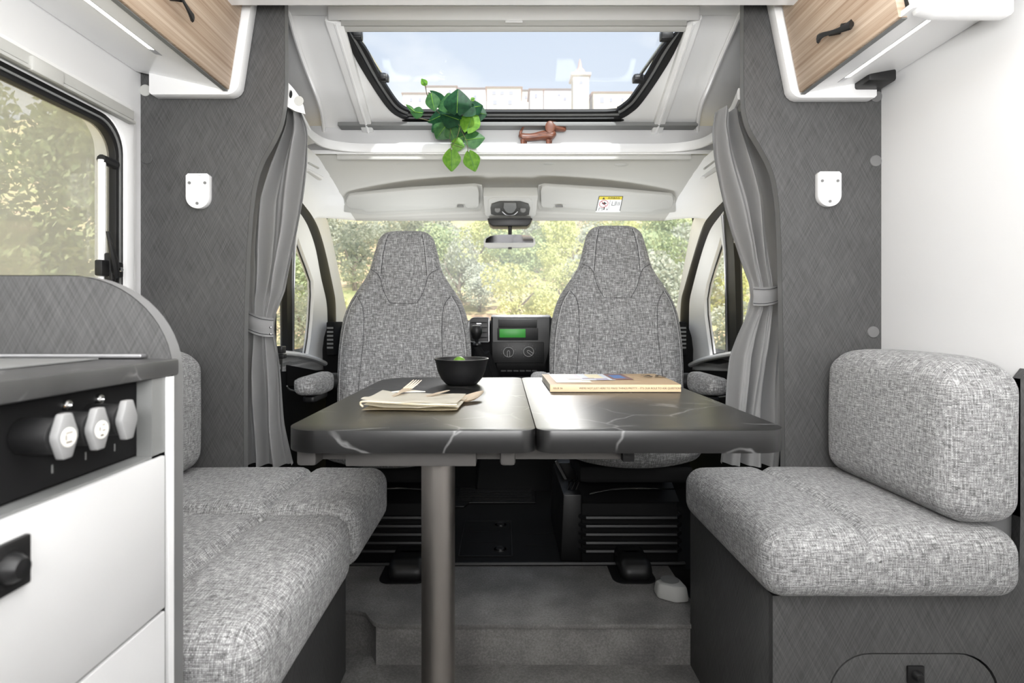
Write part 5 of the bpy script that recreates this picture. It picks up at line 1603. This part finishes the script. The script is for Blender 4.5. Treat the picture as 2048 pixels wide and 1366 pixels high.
# trim plugs on the headliner
for px, py in ((800, 330), (1097, 329), (1243, 332)):
    c = P(px, py, 2.29)
    f = B(); lathe(f, [(.001, -.006), (.012, -.005), (.020, -.001), (.022, .002)], c+Vector((0, 0, .006)), 'z', 20)
    bmesh.ops.scale(f, vec=(1.5, 1, 1), verts=f.verts, space=Matrix.Translation(-c))
    o = obj('trim_plug', f, M['light_grey']); tag(o, {800: 'small grey plug in the headliner, leftmost, above the left visor', 1097: 'small grey plug in the headliner above the right visor, inner one', 1243: 'small grey plug in the headliner above the airbag label'}[px], 'plug')

# ================================================================== SMALL THINGS
# bowl with lime
bc = Vector(((923-CX)*1.645/S, 1.645, ZT))
bw = thing('bowl', 'matt black ceramic bowl at the far edge of the left table half', 'bowl', bc)
f = B(); lathe(f, [(.001, .0), (.040, .0), (.046, .002), (.060, .018), (.070, .040), (.077, .070), (.0805, .0745), (.0800, .0765), (.0765, .0765), (.0735, .072), (.067, .042), (.056, .020), (.040, .009), (.001, .008)], bc, 'z', 64); obj('bowl_body', f, M['bowl'], bw, smooth=50)
lc = bc+Vector((-.004, -.030, .060))
lw = thing('lime_wedge', 'green lime wedge sticking out of the black bowl', 'fruit', lc)
f = B()
n1, n2 = 12, 16
rows = []
for i in range(n1+1):
    th_ = -PI/2+PI*i/n1
    rows.append([lc+Vector((.021*math.sin(th_), -.024*math.cos(th_)*math.cos(a_), .024*math.cos(th_)*math.sin(a_))) for a_ in [PI*j/n2*.62+.35 for j in range(n2+1)]])
grid(f, rows); bmesh.ops.remove_doubles(f, verts=f.verts, dist=1e-6); obj('peel', f, M['lime_skin'], lw, smooth=60)
f = B()
for a_ in (.35, .35+PI*.62):
    rows = [[lc+Vector((.021*math.sin(-PI/2+PI*i/n1), -.0235*r*math.cos(-PI/2+PI*i/n1)*math.cos(a_), .0235*r*math.cos(-PI/2+PI*i/n1)*math.sin(a_))) for r in (0, .5, 1)] for i in range(n1+1)]
    grid(f, rows)
obj('flesh', f, M['lime_flesh'], lw)

# napkin
nk = thing('napkin', 'folded cream linen napkin under wooden cutlery on the left table half', 'napkin', P(818, 824, 1.18))
nx0, nx1 = P(722, 822, 1.165).x, P(914, 822, 1.165).x
ny0, ny1 = 1.165, 1.335
nk_mid = (nx0+nx1)/2
def napz(u, v, layer):
    wav = .0025*math.sin(u*5+layer)+.002*math.sin(u*11+v*3+layer*2)
    return wav
for ly, (zz, sh, mm) in enumerate(((.002, 0, 'linen_edge'), (.007, .003, 'linen'), (.013, -.002, 'linen'))):
    f = B(); rows = []
    for j in range(13):
        v = j/12
        row = []
        for i in range(29):
            u = i/28
            x = nx0+(nx1-nx0)*u+sh+.01*v
            y = ny0+(ny1-ny0)*v+.004*math.sin(u*6+ly)*(1-v)
            z = ZT+zz+.001+abs(napz(u, v, ly))*(.6 if ly else .1)+(.0035*ly*max(0, 1-u*5))
            if ly == 2: z += .006*math.exp(-((v-.1)/.2)**2)*(1-u*.8)
            row.append(Vector((x, y, z)))
        rows.append(row)
    grid(f, rows); solid(f, -.003); obj('fold', f, M[mm], nk, smooth=60)
f = B(); plate(f, [(nx0+.03, 1.33, ZT+.018), (nx0+.055, 1.405, ZT+.014), (nx0+.11, 1.335, ZT+.018)], (), (0, 0, .002)); obj('corner_flap', f, M['linen'], nk)
f = B(); tube(f, cat([(nx0+.004, ny0, ZT+.010), (nx0-.002, ny0+.003, ZT+.016), (nx0+.006, ny0+.001, ZT+.021), (nx0+.05, ny0, ZT+.019), (nx0+.10, ny0, ZT+.016), (nx0+.15, ny0, ZT+.0145), (nx1, ny0, ZT+.014)], 5), .0022, 6); obj('rolled_hem', f, M['linen_edge'], nk)
# cutlery: blade-like outlines with thickness, a little curved
def cutlery(name, lab, a, b_, prof, holes=(), lift=0, parts=None):
    """a -> b_ axis on the table, prof = (t, half width) list"""
    a, b_ = Vector(a), Vector(b_)
    t = thing(name, lab, name if name != 'knife' else 'knife', (a+b_)/2, None)
    ax = (b_-a); L = ax.length; ax.normalize(); sd = ax.cross(Vector((0, 0, 1))).normalized(); up = sd.cross(ax)
    rows = []
    for tt, w_, dz in prof:
        c = a+ax*(L*tt)+Vector((0, 0, dz))
        rows.append([c-sd*w_, c-sd*w_*.5+up*(-.0006), c+sd*w_*.5+up*(-.0006), c+sd*w_])
    f = B(); grid(f, rows); solid(f, .0022)
    o = obj('handle', f, M['birch'], t, smooth=40)
    return t, a, ax, sd, L
zc = ZT+.021
fk, a, ax, sd, L = cutlery('fork', 'pale wooden fork lying on the napkin, tines towards the bowl', P(760, 806, 1.225)*1, P(836, 770, 1.40), [(0, .004, 0), (.02, .006, 0), (.3, .0055, .002), (.5, .006, .002), (.62, .011, .003), (.72, .0125, .004)])
for i in range(4):
    o_ = (-1.5+i)*.0066
    f = B(); tube(f, [a+ax*L*.70+sd*o_+Vector((0, 0, .004)), a+ax*L*.85+sd*o_*1.08+Vector((0, 0, .008)), a+ax*L*.985+sd*o_*1.1+Vector((0, 0, .013))], [.0029, .0026, .0015], 6, sy=.5); obj('tine', f, M['birch'], fk)
kn_, a, ax, sd, L = cutlery('knife', 'pale wooden knife lying across the napkin', P(803, 806, 1.22), P(900, 786, 1.34), [(0, .006, 0), (.03, .007, 0), (.4, .0065, .003), (.5, .008, .004), (.8, .0085, .006), (.95, .006, .007), (1, .002, .007)])
sp_, a, ax, sd, L = cutlery('spoon', 'pale wooden spoon with its bowl beyond the napkin edge, right of the knife', P(852, 803, 1.25), P(931, 802, 1.262), [(0, .005, .002), (.03, .006, .002), (.5, .0055, .003), (.9, .005, .004), (1, .008, .004)])
f = B(); rows = []
s0, s1 = P(918, 804, 1.255), P(966, 781, 1.36)
ax2 = (s1-s0).normalized(); sd2 = ax2.cross(Vector((0, 0, 1))).normalized(); L2 = (s1-s0).length
for i in range(13):
    tt = i/12; w_ = .019*math.sin(PI*(tt**.8))**.7+.001
    rows.append([s0+ax2*L2*tt+sd2*w_*u+Vector((0, 0, -.010*(1-u*u)*math.sin(PI*tt)+.0)) for u in [-1+2*q/8 for q in range(9)]])
grid(f, rows); solid(f, .0018); obj('spoon_bowl', f, M['birch'], sp_, smooth=60)

# magazine
mx0, mx1, my0, my1 = P(1100, 785, 1.463).x, P(1362, 785, 1.463).x, 1.463, 1.735
mg = thing('magazine', 'thick magazine with peach cover lying on the right table half', 'magazine', ((mx0+mx1)/2, 1.6, ZT))
zt_ = ZT+.0205
def bookx(y, right): return (mx0+( -.004)*(y-my0)/.27) if not right else (mx1+.006*(y-my0)/.27)
f = B(); plate(f, [(mx0, my0, ZT+.001), (mx1, my0, ZT+.001), (mx1+.002, my1, ZT+.001), (mx0-.004, my1, ZT+.001)], (), (0, 0, .0015)); obj('back_cover', f, M['lab_black'], mg)
f = B(); plate(f, [(mx0+.002, my0+.003, ZT+.0025), (mx1-.002, my0+.003, ZT+.0025), (mx1-.001, my1-.002, ZT+.0025), (mx0-.002, my1-.002, ZT+.0025)], (), (0, 0, .0165)); obj('page_block', f, M['paper'], mg)
f = B(); rows = []
for j in range(9):
    v = j/8
    rows.append([Vector((mx0-.004*v+(mx1-mx0+.006*v)*(i/12), my0+(my1-my0)*v, zt_+.0035*math.sin(v*PI)*(.3+.7*(i/12))+.004*max(0, v-.6)*(i/12))) for i in range(13)])
grid(f, rows); solid(f, -.0012); cv = obj('front_cover', f, M['cover'], mg, smooth=60)
f = B(); box(f, mx0, mx1, my0-.001, my0+.002, ZT+.0015, zt_); spn = obj('spine', f, mat('peach_spine', (222, 196, 160), .5), mg, bevel=.0006)
rt = Matrix.Rotation(PI/2, 3, 'X')
textmesh('spine_text', 'ISSUE 36', .0068, M['ink'], (mx0+.008, my0-.0012, ZT+.011), rt, mg)
textmesh('spine_text', "WE'RE NOT JUST HERE TO MAKE THINGS PRETTY \u2013 IT'S OUR ROLE TO ASK QUESTIONS", .0068, M['ink'], (mx0+.076, my0-.0012, ZT+.011), rt, mg)
def cpatch(u0, v0, u1, v1, rgb, sk=0):
    f = B(); pts = []
    for u, v in ((u0, v0), (u1, v0), (u1+sk, v1), (u0+sk, v1)):
        i = u; pts.append(Vector((mx0-.004*v+(mx1-mx0+.006*v)*i, my0+(my1-my0)*v, zt_+.0012+.0035*math.sin(v*PI)*(.3+.7*i)+.004*max(0, v-.6)*i)))
    plate(f, pts, (), (0, 0, .0002)); obj('cover_print', f, mat('print', rgb, .45), cv)
cpatch(.06, .12, .34, .95, (240, 228, 206)); cpatch(.18, .40, .30, .93, (206, 200, 208)); cpatch(.28, .30, .55, .93, (216, 222, 232))
cpatch(.36, .45, .48, .90, (236, 226, 190)); cpatch(.40, .30, .50, .46, (170, 164, 188)); cpatch(.53, .33, .70, .93, (134, 100, 96)); cpatch(.56, .45, .66, .80, (84, 120, 176)); cpatch(.30, .40, .40, .50, (150, 140, 150))
rz_ = Matrix.Rotation(math.radians(0), 3, 'Z')
textmesh('cover_text', '36', .075, M['ink'], (mx0+(mx1-mx0)*.80, my0+.15, zt_+.0075), rz_, cv)

# wooden dachshund on the shelf
SZ = P(0, 290, 2.235).z-.002
def dgp(px, py, d=2.235): return P(px, py, d)
dg = thing('wooden_dog', 'teak wooden dachshund figurine standing on the white shelf', 'figurine', dgp(1080, 291))
f = B(); pth = [dgp(1040, 277), dgp(1043, 275), dgp(1052, 275), dgp(1068, 274), dgp(1084, 271), dgp(1098, 271), dgp(1106, 273), dgp(1109, 275)]
tube(f, cat(pth, 3), [.005, .011, .015, .0165, .0165, .016, .0155, .015, .015, .0155, .016, .017, .018, .0195, .021, .022, .0222, .022, .021, .018, .013, .006], 16); obj('body', f, M['teak'], dg, smooth=80)
f = B(); tube(f, [dgp(1100, 266), dgp(1099, 260)], [.010, .009], 12); obj('neck', f, M['teak'], dg)
f = B(); hc_ = dgp(1104, 252)
rows = []
for i in range(13):
    th_ = PI*i/12
    rows.append([hc_+Vector((.026*math.cos(th_), .018*math.sin(th_)*math.sin(2*PI*j/16), .026*math.sin(th_)*math.cos(2*PI*j/16))) for j in range(16)])
grid(f, rows, closed=True); bmesh.ops.remove_doubles(f, verts=f.verts, dist=1e-6); hd_ = obj('head', f, M['teak'], dg, smooth=80)
f = B(); tube(f, [dgp(1108, 253), dgp(1118, 255.5), dgp(1129, 258.5), dgp(1132, 259)], [.021, .016, .0105, .006], 14); obj('muzzle', f, M['teak'], hd_)
f = B(); lathe(f, [(.0005, 0), (.0028, 0), (.0028, -.002), (.0005, -.003)], dgp(1117, 248, 2.225), 'y', 10); obj('eye', f, M['lab_black'], hd_)
f = B(); rows = []
for i in range(11):
    th_ = PI*i/10
    rows.append([dgp(1100, 254, 2.214)+Vector((.019*math.sin(th_)*math.cos(2*PI*j/12), .003*math.sin(2*PI*j/12)*math.sin(th_), .025*math.cos(th_))) for j in range(12)])
grid(f, rows, closed=True); bmesh.ops.remove_doubles(f, verts=f.verts, dist=1e-6); obj('ear', f, mat('dark_teak', (108, 66, 48), .4), hd_, smooth=80)
f = B(); tube(f, cat([dgp(1042, 273), dgp(1041, 266), dgp(1044, 259), dgp(1050, 250)], 4), [.006]*4+[.0055]*4+[.004]*4+[.002], 10); obj('tail', f, M['teak'], dg)
for px, dy in ((1045, -.008), (1050, .010), (1096, -.010), (1100, .010)):
    f = B(); tube(f, [dgp(px, 280, 2.235+dy), dgp(px, 290.5, 2.235+dy)], [.009, .0065], 12); obj('leg', f, M['teak'], dg)

# trailing plant on the shelf
pl = thing('trailing_plant', 'trailing green heart-leaf plant hanging over the shelf lip', 'plant', P(905, 290, 2.20))
def leaf(cx_, cy_, L_, Wd, ang, m, d=2.16, tilt=0, yaw=0, fold=.25):
    d = min(d, R(cx_, min(cy_, cy_-L_*math.sin(math.radians(ang)))).y-.05+((d-2.16) if cy_ < 245 else 0))
    """heart leaf: stalk end at (cx_, cy_); tip L_ px away in direction ang (degrees, 0 = right, 90 = up)"""
    s_ = d/S
    L2, W2 = L_*s_, Wd*s_
    n = 14
    outl = []
    for i in range(n+1):
        t = i/n
        w_ = (math.sin(PI*min(1, t*.96+.02))**.75)*(1-.55*t)*1.25+.0
        outl.append((t, w_*.5))
    rows = []
    for t, w_ in outl:
        sag = -.10*L2*t*t
        notch = -.10*L2*math.exp(-(t/.06)**2)
        rows.append([Vector((L2*t-(abs(u)*.10*L2*max(0, 1-t*5)), u*w_*W2*1.32, -abs(u)*fold*w_*W2+sag)) for u in (-1, -.6, -.2, 0, .2, .6, 1)])
    f = B(); grid(f, rows)
    a_ = math.radians(ang)
    # leaf local: x along, y across, z normal -> world: image plane xz, normal -y
    R1 = Matrix.Rotation(math.radians(tilt), 3, 'Y') @ Matrix.Rotation(math.radians(yaw), 3, 'X')
    B0 = Matrix(((math.cos(a_), -math.sin(a_), 0), (0, 0, -1), (math.sin(a_), math.cos(a_), 0)))
    o0 = P(cx_, cy_, d)
    for v in f.verts: v.co = o0+B0 @ (R1 @ v.co)
    solid(f, .0006)
    lf = obj('leaf', f, M[m], pl, smooth=70)
    f = B(); tube(f, [o0+B0 @ (R1 @ Vector((L2*t, 0, .0012-.10*L2*t*t))) for t in (0, .3, .6, .92)], [.0011, .0009, .0007, .0003], 5); obj('midrib', f, M['leaf_lime'] if m != 'leaf_lime' else M['leaf_mid'], lf)
LV = [(852, 170, 22, 11, 122, 'leaf_lime', 2.16, 20), (862, 188, 34, 24, -78, 'leaf_mid', 2.17, 0), (862, 186, 52, 22, -35, 'leaf_dark', 2.18, 25),
      (845, 226, 27, 20, 168, 'leaf_mid', 2.17, 10), (905, 222, 58, 26, 196, 'leaf_dark', 2.18, 15), (906, 222, 44, 44, 105, 'leaf_mid', 2.19, 10),
      (914, 226, 50, 46, 88, 'leaf_dark', 2.15, 0), (926, 228, 34, 34, 60, 'leaf_dark', 2.17, 5), (940, 216, 30, 26, 20, 'leaf_dark', 2.18, 20), (950, 225, 24, 26, -8, 'leaf_dark', 2.17, 0),
      (919, 208, 26, 20, 128, 'leaf_dark', 2.19, 0), (918, 240, 42, 36, 158, 'leaf_dark', 2.14, 5), (921, 246, 32, 30, -100, 'leaf_dark', 2.16, 10),
      (934, 262, 48, 34, 72, 'leaf_lime', 2.13, 0), (893, 250, 34, 34, -128, 'leaf_mid', 2.15, 0), (888, 246, 30, 28, 214, 'leaf_dark', 2.17, 0), (898, 252, 32, 24, -68, 'leaf_mid', 2.14, 0),
      (930, 280, 40, 30, 8, 'leaf_mid', 2.13, 0), (928, 272, 18, 18, 200, 'leaf_mid', 2.15, 0), (904, 286, 26, 24, -14, 'leaf_lime', 2.13, 0), (903, 300, 42, 30, -96, 'leaf_lime', 2.12, 0), (938, 304, 40, 28, -62, 'leaf_lime', 2.12, 0),
      (942, 200, 9, 7, 30, 'leaf_lime', 2.17, 0), (828, 222, 22, 7, 140, 'leaf_mid', 2.17, 0)]
LV = [l if l[6] != 2.12 else (l[0]+0, l[1], l[2], l[3], -90 if l[0] < 920 else -72, *l[5:]) for l in LV]
for x, y, L_, Wd, an, m, d, ti in LV: leaf(x, y, L_, Wd, an, m, d, ti)
def pst(p):
    return P(p[0], p[1], min(p[2], R(p[0], p[1]).y-.045))
for pts, r in (([(905, 262, 2.2), (905, 240, 2.18), (916, 225, 2.17), (915, 190, 2.17)], .0018), ([(905, 250, 2.19), (880, 228, 2.18), (860, 205, 2.17), (853, 185, 2.17), (851, 168, 2.16)], .0014), ([(868, 244, 2.18), (845, 238, 2.17), (834, 236, 2.17), (828, 224, 2.17)], .0012),
               ([(912, 238, 2.15), (918, 255, 2.12), (914, 275, 2.12), (903, 292, 2.115), (902, 302, 2.115)], .0012), ([(916, 245, 2.15), (925, 265, 2.12), (934, 285, 2.115), (936, 305, 2.115)], .0012), ([(930, 205, 2.17), (940, 199, 2.17), (950, 202, 2.17)], .0009), ([(902, 250, 2.14), (900, 280, 2.12), (908, 290, 2.12), (925, 295, 2.12)], .0009)):
    f = B(); tube(f, cat([pst(p) for p in pts], 5), r, 6); obj('stem', f, M['stem'], pl)
f = B(); lathe(f, [(.001, 0), (.022, 0), (.026, .004), (.026, .016), (.02, .018), (.001, .018)], (P(905, 0, 2.235).x, 2.235, 1.6902), 'z', 20); obj('root_plug', f, M['stem'], pl)
